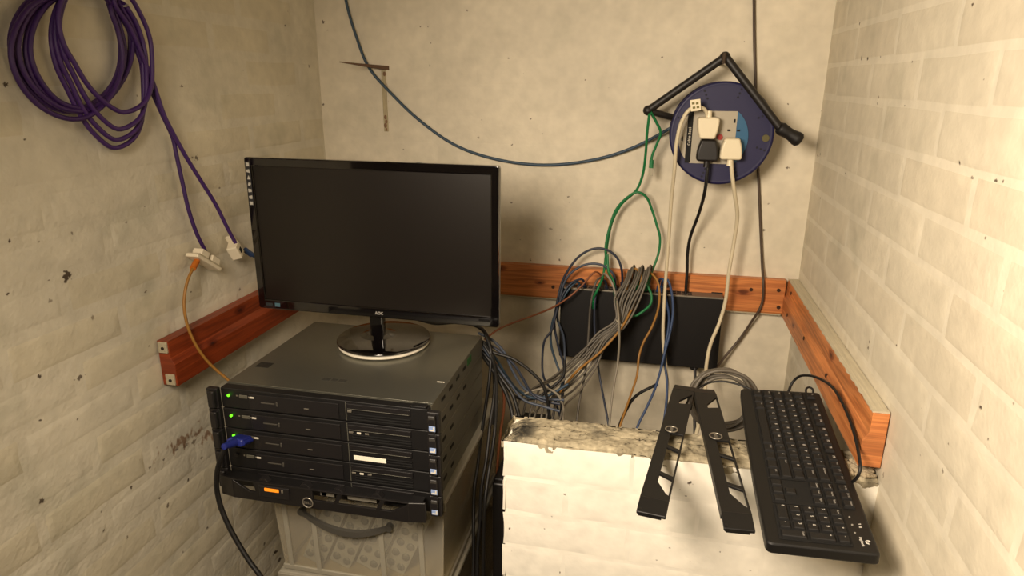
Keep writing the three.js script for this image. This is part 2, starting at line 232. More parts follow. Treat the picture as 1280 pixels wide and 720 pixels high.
// profile (n, y): n away from the wall; thicker lower half
function railGeo(len, prof) { const g = poly(prof, len, 0.0012); const p = g.attributes.position, uv = g.attributes.uv, nm = g.attributes.normal; for (let i = 0; i < p.count; i++) { const e = Math.abs(nm.getZ(i)) > 0.7; uv.setXY(i, (e ? p.getX(i) : p.getZ(i)) / 1.4, (p.getY(i) + 0.1 + p.getX(i) * (Math.abs(nm.getY(i)) > 0.6 ? 1 : 0)) / 0.12); } return g; }
const PROF = [[0, -0.097], [0.034, -0.097], [0.034, -0.05], [0.026, -0.036], [0.025, 0], [0, 0]];
{
  const yT = H - 0.5;
  // back rail: runs along x
  const b = thing('wooden_rail', 'orange stained wooden rail along the back wall behind the cables', 'rail', [XL + 0.035, yT, 0.0015]);
  const gb = railGeo(XR - XL - 0.07, [[0, -0.095], [0.022, -0.095], [0.025, -0.09], [0.025, -0.003], [0.022, 0], [0, 0]]); gb.rotateY(Math.PI / 2).scale(1, 1, -1); flip(gb); mesh('board', gb, wood, b);
  mesh('paint_edge', box(XR - XL - 0.075, 0.0045, 0.02, (XR - XL - 0.07) / 2, -0.0975, 0.011), whitePaint, b);
  for (const [x, y] of [[0.98, -0.035], [1.2, -0.03], [1.27, -0.027], [1.275, -0.075], [1.13, -0.07], [0.66, -0.06]]) mesh('screw_head', cyl(0.005, 0.003, x, y, 0.0255, 'z', 12), std(0x3a2415, 0.6, 0.3), b);
  // left rail
  const l = thing('wooden_rail', 'red-brown wooden rail on the left wall with white patched end', 'rail', [XL + 0.002, yT, 0.03]);
  mesh('board', railGeo(0.742, PROF), woodTinted, l);
  for (const y of [-0.013, -0.083]) { const pch = mesh('end_patch', rbox(0.021, 0.024, 0.005, 0.002, y < -0.05 ? 0.02 : 0.0135, y, 0.7445), whitePaint, l); mesh('screw_hole', cyl(0.0035, 0.002, y < -0.05 ? 0.021 : 0.0145, y - 0.001, 0.7475, 'z', 10), std(0x241a14, 0.9), pch); }
  // right rail, dusty white top
  const r = thing('wooden_rail', 'orange stained wooden rail on the right wall with white dusty top', 'rail', [XR - 0.002, yT, 0.012]);
  const gr = railGeo(0.776, PROF.map(([n, y]) => [n, y])); gr.scale(-1, 1, 1); flip(gr); mesh('board', gr, wood, r);
  const tp = new THREE.BoxGeometry(0.0255, 0.003, 0.774, 6, 1, 120); { const p = tp.attributes.position; for (let i = 0; i < p.count; i++) { if (p.getX(i) < -0.012) p.setX(i, p.getX(i) + 0.003 * PN.noise(p.getZ(i) * 60, 1, 1)); if (p.getY(i) > 0) p.setY(i, p.getY(i) + 0.0012 * PN.noise(p.getX(i) * 90, p.getZ(i) * 90, 3)); } tp.computeVertexNormals(); }
  mesh('dusty_top', T(tp, -0.0125, 0.0012, 0.388), std(0xf0eadc, 0.9, 0, { map: plaster }), r);
  for (const [y, z] of [[-0.02, 0.06], [-0.07, 0.09], [-0.055, 0.3], [-0.05, 0.52]]) mesh('screw_head', cyl(0.0045, 0.003, y > -0.04 ? -0.0255 : -0.034, y, z, 'x', 12), std(0x3a2415, 0.6, 0.3), r);
}
function flip(g) { const i = g.index; if (i) { for (let k = 0; k < i.count; k += 3) { const a = i.getX(k + 1); i.setX(k + 1, i.getX(k + 2)); i.setX(k + 2, a); } } else { for (const n of ['position', 'uv', 'normal']) { const at = g.attributes[n], s = at.itemSize, d = at.array; for (let k = 0; k < at.count; k += 3) for (let c = 0; c < s; c++) { const x = d[(k + 1) * s + c]; d[(k + 1) * s + c] = d[(k + 2) * s + c]; d[(k + 2) * s + c] = x; } } } g.computeVertexNormals(); return g; }

// ---------------------------------------------------------------- storage boxes under the servers
const font = await new FontLoader().loadAsync('fonts/droid/droid_sans_bold.typeface.json');
{
  const clear = new THREE.MeshPhysicalMaterial({ color: 0xf2eee2, roughness: 0.14, transmission: 0.87, thickness: 0, ior: 1.3 });
  const milky = new THREE.MeshPhysicalMaterial({ color: 0xb9b4a4, roughness: 0.5, transmission: 0.45, thickness: 0, ior: 1.3 });
  const grey = std(0x45433e, 0.45), foil = std(0xa4aab2, 0.35, 0.2), foilDk = std(0x565b62, 0.4, 0.3);
  const Y0 = H - 0.799, w = 0.385, zF = 0.755, zB = 0.29, cx = -0.566;
  function boxThing(label, yTop, hgt) {
    const B = thing('storage_box', label, 'box', [cx, yTop - hgt, (zF + zB) / 2]);
    const d = zF - zB, t = 0.9, ws = [];                 // tapered walls
    const wall = (a, b) => { const s = b ? 1 : -1; return s; };
    const panel = (hw0, hw1, hh, th) => { const s = new THREE.Shape([[-hw0, 0], [hw0, 0], [hw1, hh], [-hw1, hh]].map(p => new THREE.Vector2(...p))); return new THREE.ExtrudeGeometry(s, { depth: th, bevelEnabled: false }); };
    const tp = 0.010, lean = Math.atan(tp / hgt);
    const f = panel(w / 2 - tp, w / 2, hgt - 0.012, 0.0025); f.rotateX(lean); T(f, 0, 0, d / 2 - tp); mesh('front_wall', f, clear, B);
    const bk = panel(w / 2 - tp, w / 2, hgt - 0.012, 0.0025); bk.rotateX(-lean); T(bk, 0, 0, -d / 2 + tp - 0.0025); mesh('back_wall', bk, clear, B);
    for (const s of [-1, 1]) { const g = panel(d / 2 - tp, d / 2, hgt - 0.012, 0.0025); g.rotateY(Math.PI / 2); g.rotateZ(-s * lean); T(g, s * (w / 2 - tp) - (s > 0 ? 0.0025 : 0), 0, 0); mesh('side_wall', g, clear, B); }
    mesh('bottom', box(w - 2 * tp, 0.003, d - 2 * tp, 0, 0.0015, 0), clear, B);
    for (const x of [-0.166, -0.1, 0.052, 0.14]) { const g = rbox(0.011, hgt - 0.02, 0.004, 0.0015, 0, (hgt - 0.02) / 2, 0); g.rotateX(lean); mesh('rib', T(g, x, 0.002, d / 2 - tp + 0.003), milky, B); }
    mesh('foot_rim', [rbox(w - 0.012, 0.012, 0.006, 0.002, 0, 0.007, d / 2 - tp + 0.003), rbox(0.006, 0.012, d - 0.02, 0.002, w / 2 - tp + 0.002, 0.007, 0), rbox(0.006, 0.012, d - 0.02, 0.002, -w / 2 + tp - 0.002, 0.007, 0)], milky, B);
    mesh('lid', [rbox(w + 0.006, 0.012, d + 0.006, 0.004, 0, hgt - 0.006, 0), rbox(w + 0.01, 0.016, 0.006, 0.002, 0, hgt - 0.012, d / 2 + 0.002)], milky, B);
    return B;
  }
  const up = boxThing('clear plastic storage box with a grey handle directly under the servers', Y0, 0.232), d = zF - zB;
  const hp = []; for (let k = 0; k <= 16; k++) { const t = k / 16 * 2 - 1; hp.push([-0.024 + t * 0.098, 0.134 + 0.026 * t * t + 0.004 * t * -1, d / 2 + 0.014 - 0.008 * t * t]); }
  const hd = mesh('handle', mergeGeometries([flatStrip(hp, 0.017, 0.007)]), grey, up);
  for (const s of [-1, 1]) mesh('handle_pivot', cyl(0.008, 0.012, -0.024 + s * 0.098, 0.16 - s * 0.004, d / 2 + 0.004, 'z', 16), grey, hd);
  const low = boxThing('second plastic storage box at the bottom, under the upper storage box', Y0 - 0.233, Y0 - 0.233);
  // blister sheets kept in the upper box, seen through its front
  for (let k = 0; k < 4; k++) {
    const s = thing('blister_sheet', ['foremost', 'second', 'third', 'rearmost'][k] + ' silver blister sheet leaning inside the upper storage box', 'sheet', [cx - 0.13 + k * 0.062, Y0 - 0.224, 0.722 - k * 0.004], 'blister sheets in the storage box');
    s.rotation.set(0.0, 0, -0.42);
    mesh('sheet', rbox(0.05, 0.19, 0.003, 0.001, 0, 0.095, 0), foil, s);
    for (let a = 0; a < 2; a++) for (let b = 0; b < 6; b++) mesh('blister', T(new THREE.SphereGeometry(0.0095, 12, 6, 0, Math.PI * 2, 0, Math.PI / 2).scale(1, 0.55, 1).rotateX(Math.PI / 2), -0.0125 + a * 0.025, 0.018 + b * 0.0305, 0.0015), foilDk, s);
  }
  tag(single('paper_label', 'small white paper label stuck low on the storage box front', 'label', rbox(0.034, 0.012, 0.0008, 0.0003, cx + 0.02, Y0 - 0.228, zF + 0.006), std(0xece6d8, 0.8)), 'small white paper label stuck low on the storage box front', 'label');
}
function flatStrip(pts, h, t) { const sh2 = new THREE.Shape([[-t / 2, -h / 2], [t / 2, -h / 2], [t / 2, h / 2], [-t / 2, h / 2]].map(p => new THREE.Vector2(...p))); const c = new THREE.CatmullRomCurve3(pts.map(V)); const n = 40, pos = [], idx = []; for (let i = 0; i <= n; i++) { const p = c.getPoint(i / n), hh = h * (0.62 + 0.38 * Math.sin(Math.PI * i / n)); for (const [dz, dy] of [[-t / 2, -hh / 2], [t / 2, -hh / 2 * 0.8], [t / 2, hh / 2 * 0.8], [-t / 2, hh / 2]]) pos.push(p.x, p.y + dy, p.z + dz); } for (let i = 0; i < n; i++) for (let k = 0; k < 4; k++) { const a = i * 4 + k, b = i * 4 + (k + 1) % 4; idx.push(a, a + 4, b, b, a + 4, b + 4); } idx.push(0, 1, 2, 0, 2, 3); const e = n * 4; idx.push(e, e + 2, e + 1, e, e + 3, e + 2); const g = new THREE.BufferGeometry(); g.setAttribute('position', new THREE.Float32BufferAttribute(pos, 3)); g.setAttribute('uv', new THREE.Float32BufferAttribute(new Float32Array(pos.length / 3 * 2), 2)); g.setIndex(idx); const q = g.toNonIndexed(); q.computeVertexNormals(); return q; }
// black tower in the gap
{
  const t = thing('black_tower_case', 'black tower case in the gap between storage box and low wall', 'case', [-0.29, 0, 0.37]);
  const m = std(0x100f10, 0.55); const hh = H - 0.88;
  mesh('body', rbox(0.075, hh - 0.012, 0.34, 0.006, 0, (hh - 0.012) / 2 + 0.012, -0.01), m, t);
  mesh('front_panel', rbox(0.075, hh - 0.016, 0.018, 0.007, 0, (hh - 0.012) / 2 + 0.012, 0.168), std(0x141314, 0.4), t);
  for (const s of [-1, 1]) mesh('foot', rbox(0.08, 0.012, 0.03, 0.003, 0, 0.006, s * 0.12), m, t);
}
// ---------------------------------------------------------------- servers
const steel = std(0x7d7c72, 0.34, 0.8, { bumpMap: bumpPaint, bumpScale: 0.00015 });
const steelSide = std(0x7d7c72, 0.42, 0.7);
const blk = std(0x0f0e0f, 0.5), blk2 = std(0x191718, 0.42), blkDeep = std(0x050505, 0.8), silver = std(0x9c968a, 0.35, 0.7), pale = std(0xcfc9ba, 0.6);
const led = new THREE.MeshStandardMaterial({ color: 0x1c5a12, emissive: 0x6cff1c, emissiveIntensity: 2.2 });
const amber = new THREE.MeshStandardMaterial({ color: 0x553010, emissive: 0xff8a10, emissiveIntensity: 1.25 });
const badgeBlue = std(0x8ea4d0, 0.35, 0.1), badgeDark = std(0x23304a, 0.4);
const SX = -0.603, SZ = 0.795, U = 0.0445, SW = 0.434, SD = 0.392;
// bezel: x along, y up from the solid edge, z outwards
function bezelGeo(hl) {
  const s = new THREE.Shape(); s.moveTo(-hl + 0.03, 0); s.lineTo(hl - 0.03, 0); s.lineTo(hl - 0.03, 0.0435); s.lineTo(-hl + 0.03, 0.0435); s.closePath();
  const hole = pts => s.holes.push(new THREE.Path(pts.map(p => new THREE.Vector2(...p))));
  hole([[0.128, 0.0195], [0.139, 0.0405], [0.184, 0.0405], [0.180, 0.036], [0.150, 0.0195]]);
  hole([[0.040, 0.0195], [0.050, 0.0405], [0.129, 0.0405], [0.119, 0.0195]]);
  hole([[-0.012, 0.0195], [-0.012, 0.0405], [0.041, 0.0405], [0.031, 0.0195]]);
  hole([[-0.184, 0.0405], [-0.140, 0.0405], [-0.136, 0.0195], [-0.150, 0.0195]]);
  const c = new THREE.ExtrudeGeometry(s, { depth: 0.003, bevelEnabled: true, bevelSize: 0.0008, bevelThickness: 0.0008, bevelOffset: -0.0008, bevelSegments: 2 }); T(c, 0, 0, -0.0038);
  const out = [c];
  for (const d of [-1, 1]) {                                    // ends fold back
    const e = rbox(0.034, 0.0435, 0.006, 0.002, 0, 0.02175, -0.003); e.rotateY(d * 0.18); out.push(T(e, d * (hl - 0.0155), 0, -0.0022));
    out.push(rbox(0.004, 0.034, 0.008, 0.0012, d * (hl - 0.002), 0.02, -0.0095));
    out.push(box(0.03, 0.004, 0.01, d * (hl - 0.018), 0.004, -0.0085));
  }
  out.push(box(2 * hl - 0.064, 0.003, 0.011, 0, 0.0016, -0.008));
  return out;
}
const ringGeo = new THREE.TorusGeometry(0.0105, 0.0013, 8, 32);
const logoGeo = (() => { const g = new TextGeometry('DELL', { font, size: 0.0052, depth: 0.0005, curveSegments: 3 }); g.center(); return g; })();
function addLogo(p, x, y, z) {
  const l = mesh('logo_disc', cyl(0.0108, 0.003, x, y, z, 'z', 28), blk2, p);
  mesh('ring', T(ringGeo.clone(), x, y, z + 0.0015), silver, l); mesh('lettering', T(logoGeo.clone(), x, y, z + 0.0018), silver, l);
}
const topY = H - 0.577;
for (let k = 0; k < 5; k++) {
  const yb = topY - U * (k + 1);
  const lab = ['topmost rack server with the monitor standing on it', 'second rack server from the top of the stack', 'third rack server from the top, with a white label strip', 'fourth rack server from the top, above the bezelled one', 'bottom rack server of the stack with fitted bezel and orange display'][k];
  const s = thing('rack_server', lab, 'server', [SX, yb, SZ], 'rack servers in the stack');
  const bd = mesh('chassis', [rbox(SW, U - 0.0025, SD - 0.02, 0.0012, 0, (U - 0.0025) / 2, -SD / 2 - 0.01)], k ? steelSide : steelSide, s);
  const lid = mesh('lid', [rbox(SW + 0.001, 0.0016, SD - 0.03, 0.0006, 0, U - 0.0009, -SD / 2 - 0.012)], steel, s);
  if (k === 0) {
    mesh('latch_recess', rbox(0.03, 0.001, 0.024, 0.0004, -0.19, U + 0.0002, -0.118), std(0x2b2a27, 0.5, 0.3), lid);
    for (let a = 0; a < 3; a++) mesh('print_mark', rbox(a === 1 ? 0.012 : 0.016, 0.0006, 0.012, 0.0002, -0.028 + a * 0.018, U, -0.081), std(0x3a3934, 0.6, 0.3), lid);
    mesh('lid_label', rbox(0.016, 0.0006, 0.004, 0.0002, 0.203, U + 0.0001, -0.12), pale, lid);
  }
  // side slots near the front right, as on the shown flank
  for (let a = 0; a < (k < 2 ? 4 : 2); a++) mesh('side_slot', rbox(0.0012, 0.007, 0.022, 0.0004, SW / 2 + 0.0003, U * 0.55, -0.09 - a * 0.05), blkDeep, bd);
  if (k === 0) mesh('green_latch', rbox(0.0016, 0.016, 0.03, 0.0006, SW / 2 + 0.0004, U * 0.6, -0.28), std(0x1b5a28, 0.5), bd);
  mesh('front_panel', rbox(SW - 0.002, U - 0.002, 0.02, 0.0015, 0, U / 2, -0.012), blk, s);
  const dv = mesh('drive_bay', [rbox(0.19, U - 0.012, 0.003, 0.001, -0.058, U / 2 - 0.002, -0.001)], blk2, s);
  mesh('seam', rbox(0.0018, U - 0.006, 0.0012, 0.0004, 0.052, U / 2, -0.0012), steelSide, s);
  const od = mesh('optical_drive', rbox(0.128, 0.0128, 0.004, 0.001, 0.118, U - 0.0115, -0.001), blk2, s);
  mesh('drive_tray_line', rbox(0.124, 0.0009, 0.001, 0.0003, 0.118, U - 0.0155, 0.0012), steelSide, od);
  if (k !== 2) for (let a = 0; a < (k === 0 ? 1 : 3); a++) mesh('button', rbox(0.0085, 0.004, 0.0015, 0.0018, 0.06 + a * 0.0165, U - 0.021, 0.0008, 3), a === 1 ? pale : silver, s);
  mesh('vent_strip', [0, 1, 2].map(a => rbox(0.12, 0.0022, 0.001, 0.0003, 0.122, 0.0075 + a * 0.0055, 0.0004)), blkDeep, s);
  if (k === 2) mesh('label_strip', rbox(0.067, 0.0095, 0.0008, 0.0003, 0.096, 0.0145, 0.0014), std(0xf0ead8, 0.7), s);
  if (k < 3) mesh('power_light', cyl(0.0027, 0.0025, -0.197, U * 0.66, 0.0012, 'z', 14), led, s);
  else mesh('power_button', cyl(0.004, 0.002, -0.197, U * 0.66, 0.0012, 'z', 14), blk2, s);
  mesh('port_mark', rbox(0.003, 0.003, 0.0008, 0.0003, -0.179, U * 0.68, 0.0003), silver, s);
  mesh('video_port', rbox(0.018, 0.0072, 0.002, 0.0022, -0.165, U * 0.66, 0.0002), steelSide, s);
  mesh('usb_port', rbox(0.0095, 0.0038, 0.0014, 0.0006, -0.1465, U * 0.66, 0.0006), pale, s);
  mesh('port_mark', rbox(0.002, 0.0035, 0.0008, 0.0003, -0.1535, U * 0.66, 0.0003), silver, s);
  mesh('pull_tag', [rbox(0.03, 0.0028, 0.002, 0.0008, -0.112, U * 0.47, 0.001), rbox(0.0035, 0.009, 0.0025, 0.0008, -0.0925, U * 0.47, 0.001)], std(0x55524c, 0.4, 0.4), s);
  mesh('drive_mark', rbox(0.01, 0.0022, 0.001, 0.0004, -0.03, U * 0.42, 0.001), silver, s);
  for (const d of [-1, 1]) {
    const e = mesh('ear', [rbox(0.024, U - 0.001, 0.012, 0.002, d * (SW / 2 + 0.012), U / 2, 0.002), rbox(0.015, U - 0.008, 0.016, 0.003, d * (SW / 2 + 0.011), U / 2, 0.008)], blk2, s);
    if (d > 0) { const b = mesh('badge', rbox(0.0125, 0.0105, 0.001, 0.0006, SW / 2 + 0.013, U * 0.34, 0.0165), badgeBlue, e); mesh('badge_print', [rbox(0.0095, 0.0026, 0.0006, 0.0002, SW / 2 + 0.013, U * 0.34 - 0.0028, 0.017), rbox(0.003, 0.0055, 0.0006, 0.0002, SW / 2 + 0.0165, U * 0.34 + 0.001, 0.017)], pale, b); mesh('latch_slot', rbox(0.012, 0.004, 0.0012, 0.0004, SW / 2 + 0.012, U * 0.8, 0.0162), std(0x34322f, 0.4), e); }
  }
  if (k === 0) mesh('lid_catch', rbox(0.03, 0.004, 0.014, 0.001, SW / 2 - 0.02, U + 0.001, -0.01), blk, s);
  if (k === 4) {
    const bz = mesh('bezel', bezelGeo(0.2165).map(g => T(g, 0, 0.0005, 0.038)), std(0x171515, 0.42), s);
    mesh('bezel_top', rbox(0.42, 0.003, 0.024, 0.001, 0, 0.041, 0.022), blk, bz);
    for (const x of [-0.12, -0.03, 0.04, 0.12]) mesh('clip', poly([[-0.012, 0], [0.012, 0], [0.004, 0.008], [-0.004, 0.008]], 0.012, 0.0006).translate(x, 0.043, 0.022), blk2, bz);
    const lc = mesh('display_block', rbox(0.066, 0.026, 0.008, 0.002, -0.094, 0.026, 0.037), blk2, bz);
    mesh('display', rbox(0.031, 0.0068, 0.002, 0.0006, -0.098, 0.032, 0.0414), amber, lc);
    mesh('display_button', rbox(0.004, 0.006, 0.002, 0.0008, -0.075, 0.032, 0.0414), silver, lc);
    for (const [x, w] of [[0.012, 0.03], [0.085, 0.06], [-0.03, 0.014], [0.005, 0.012]]) mesh('mesh_frame', rbox(w, 0.011, 0.002, 0.001, x, 0.029, 0.024), std(0x8a8578, 0.4, 0.3), bz);
    addLogo(bz, -0.022, 0.015, 0.0395);
  }
}
// loose bezels balanced on the low wall
{
  const proto = (label, a, b) => {
    const A = V(a), B = V(b), c = A.clone().add(B).multiplyScalar(0.5); const g = thing('server_bezel', label, 'bezel', [c.x, c.y, c.z], 'loose server bezels');
    const X = B.clone().sub(A).normalize(), Z = new THREE.Vector3(0, 1, 0), Yv = Z.clone().cross(X).normalize(), Z2 = X.clone().cross(Yv);
    g.quaternion.setFromRotationMatrix(new THREE.Matrix4().makeBasis(X, Yv, Z2));
    mesh('frame', bezelGeo(0.231).map(q => T(q, 0, -0.0215, 0)), std(0x0e0d0d, 0.5), g);
    const blkm = mesh('display_block', rbox(0.07, 0.026, 0.006, 0.002, -0.097, 0.006, -0.0035), blk2, g);
    mesh('display_window', rbox(0.034, 0.008, 0.001, 0.0005, -0.1, 0.011, -0.0006), blkDeep, blkm);
    mesh('hook', [rbox(0.004, 0.016, 0.006, 0.001, -0.15, 0.014, -0.014), rbox(0.014, 0.004, 0.006, 0.001, -0.155, 0.021, -0.014)], blk, g);
    addLogo(g, -0.022, -0.002, 0.0005); return g;
  };
  proto('loose black server bezel on the low wall, the left one', [0.084, H - 0.599, 0.531], [0.024, H - 0.599, 0.977]);
  proto('loose black server bezel on the low wall, the one beside the keyboard', [0.122, H - 0.599, 0.531], [0.147, H - 0.599, 0.992]);
}
// ---------------------------------------------------------------- monitor
{
  const M = thing('monitor', 'black glossy widescreen computer monitor on top of the servers', 'monitor', [-0.592, topY + 0.001, 0.505]);
  const gloss = phys(0x0a0809, 0.09, { clearcoat: 1, clearcoatRoughness: 0.05 }), matte = std(0x16120f, 0.3);
  // stand
  const stand = mesh('base', new THREE.LatheGeometry([[0, 0.009], [0.1, 0.009], [0.1055, 0.0105], [0.107, 0.0135], [0.104, 0.017], [0.06, 0.021], [0, 0.022]].map(p => new THREE.Vector2(...p)), 72), gloss, M);
  mesh('white_rim', new THREE.LatheGeometry([[0, 0], [0.098, 0], [0.103, 0.002], [0.104, 0.0092], [0, 0.0092]].map(p => new THREE.Vector2(...p)), 72), std(0xded8c8, 0.4), stand);
  mesh('neck', [rbox(0.034, 0.075, 0.018, 0.005, -0.012, 0.052, 0.004), new THREE.CylinderGeometry(0.026, 0.045, 0.006, 32).translate(-0.012, 0.023, 0)], gloss, M);
  const pn = new THREE.Group(); pn.name = 'panel'; M.add(pn);
  pn.position.set(-0.5974 + 0.592, H - 0.3294 - topY - 0.001, 0.5379 - 0.505);
  pn.quaternion.setFromRotationMatrix(new THREE.Matrix4().makeBasis(new THREE.Vector3(1, -0.0043, -0.0025), new THREE.Vector3(0.0042, 1, -0.0022), new THREE.Vector3(0.0025, 0.0022, 1)));
  const w = 0.57, h = 0.345;
  const s = new THREE.Shape(); const r = 0.006; s.moveTo(-w / 2 + r, -h / 2); s.lineTo(w / 2 - r, -h / 2); s.quadraticCurveTo(w / 2, -h / 2, w / 2, -h / 2 + r); s.lineTo(w / 2, h / 2 - r); s.quadraticCurveTo(w / 2, h / 2, w / 2 - r, h / 2); s.lineTo(-w / 2 + r, h / 2); s.quadraticCurveTo(-w / 2, h / 2, -w / 2, h / 2 - r); s.lineTo(-w / 2, -h / 2 + r); s.quadraticCurveTo(-w / 2, -h / 2, -w / 2 + r, -h / 2);
  const x0 = -w / 2 + 0.018, x1 = w / 2 - 0.018, y0 = -h / 2 + 0.022, y1 = h / 2 - 0.019;
  s.holes.push(new THREE.Path([[x0, y0], [x1, y0], [x1, y1], [x0, y1]].map(p => new THREE.Vector2(...p))));
  mesh('screen_frame', T(new THREE.ExtrudeGeometry(s, { depth: 0.012, bevelEnabled: true, bevelSize: 0.0025, bevelThickness: 0.0025, bevelOffset: -0.0025, bevelSegments: 3, curveSegments: 6 }), 0, 0, -0.0145), gloss, pn);
  mesh('screen', box(x1 - x0 + 0.004, y1 - y0 + 0.004, 0.004, (x0 + x1) / 2, (y0 + y1) / 2, -0.006), matte, pn);
  mesh('back_shell', [rbox(w - 0.004, h - 0.004, 0.006, 0.003, 0, 0, -0.0175), rbox(w * 0.7, h * 0.6, 0.03, 0.012, 0, -0.01, -0.03)], std(0x0d0c0d, 0.4), pn);
  mesh('edge_highlight', rbox(0.0015, h - 0.01, 0.006, 0.0006, w / 2 + 0.0002, 0, -0.011), std(0x8a857a, 0.3, 0.5), pn);  // grey strip paints in the highlight along the right panel edge
  const stk = mesh('feature_sticker', rbox(0.011, 0.098, 0.0006, 0.0002, -w / 2 + 0.0085, h / 2 - 0.058, 0.0003), std(0x2a2a2c, 0.5), pn);
  const icons = [[[-0.004, -0.004], [0.004, -0.004], [0.004, 0.004], [-0.004, 0.004]], [[-0.004, -0.002], [0.004, -0.004], [0.003, 0.004], [-0.004, 0.003]], [[-0.004, -0.004], [0.004, -0.004], [0, 0.005]], [[-0.004, -0.003], [0.001, -0.004], [0.004, 0], [0.003, 0.004], [-0.002, 0.003]], [[-0.004, -0.004], [0.004, -0.003], [0.004, 0.003], [-0.004, 0.004]], [[-0.003, -0.004], [0.004, -0.004], [0.004, 0.004], [-0.004, 0.002]], [[-0.004, -0.003], [0.004, -0.003], [0.004, 0.004], [-0.004, 0.004]]];
  icons.forEach((p, k) => mesh('icon', poly(p, 0.0005).translate(-w / 2 + 0.0085, h / 2 - 0.0155 - k * 0.0142, 0.0005), std(0xb7b4aa, 0.5), stk));
  const lg = new TextGeometry('AOC', { font, size: 0.0068, depth: 0.0005, curveSegments: 4 }); lg.center(); mesh('brand_lettering', T(lg, 0.012, -h / 2 + 0.011, 0.0004), std(0xd8d4cc, 0.3, 0.6), pn);
  mesh('corner_sticker', rbox(0.013, 0.009, 0.0006, 0.0002, -w / 2 + 0.048, -h / 2 + 0.011, 0.0004), std(0x4a6a76, 0.4), pn);
  mesh('corner_sticker', rbox(0.018, 0.007, 0.0006, 0.0002, -w / 2 + 0.027, -h / 2 + 0.011, 0.0004), std(0x2c3234, 0.4), pn);
}
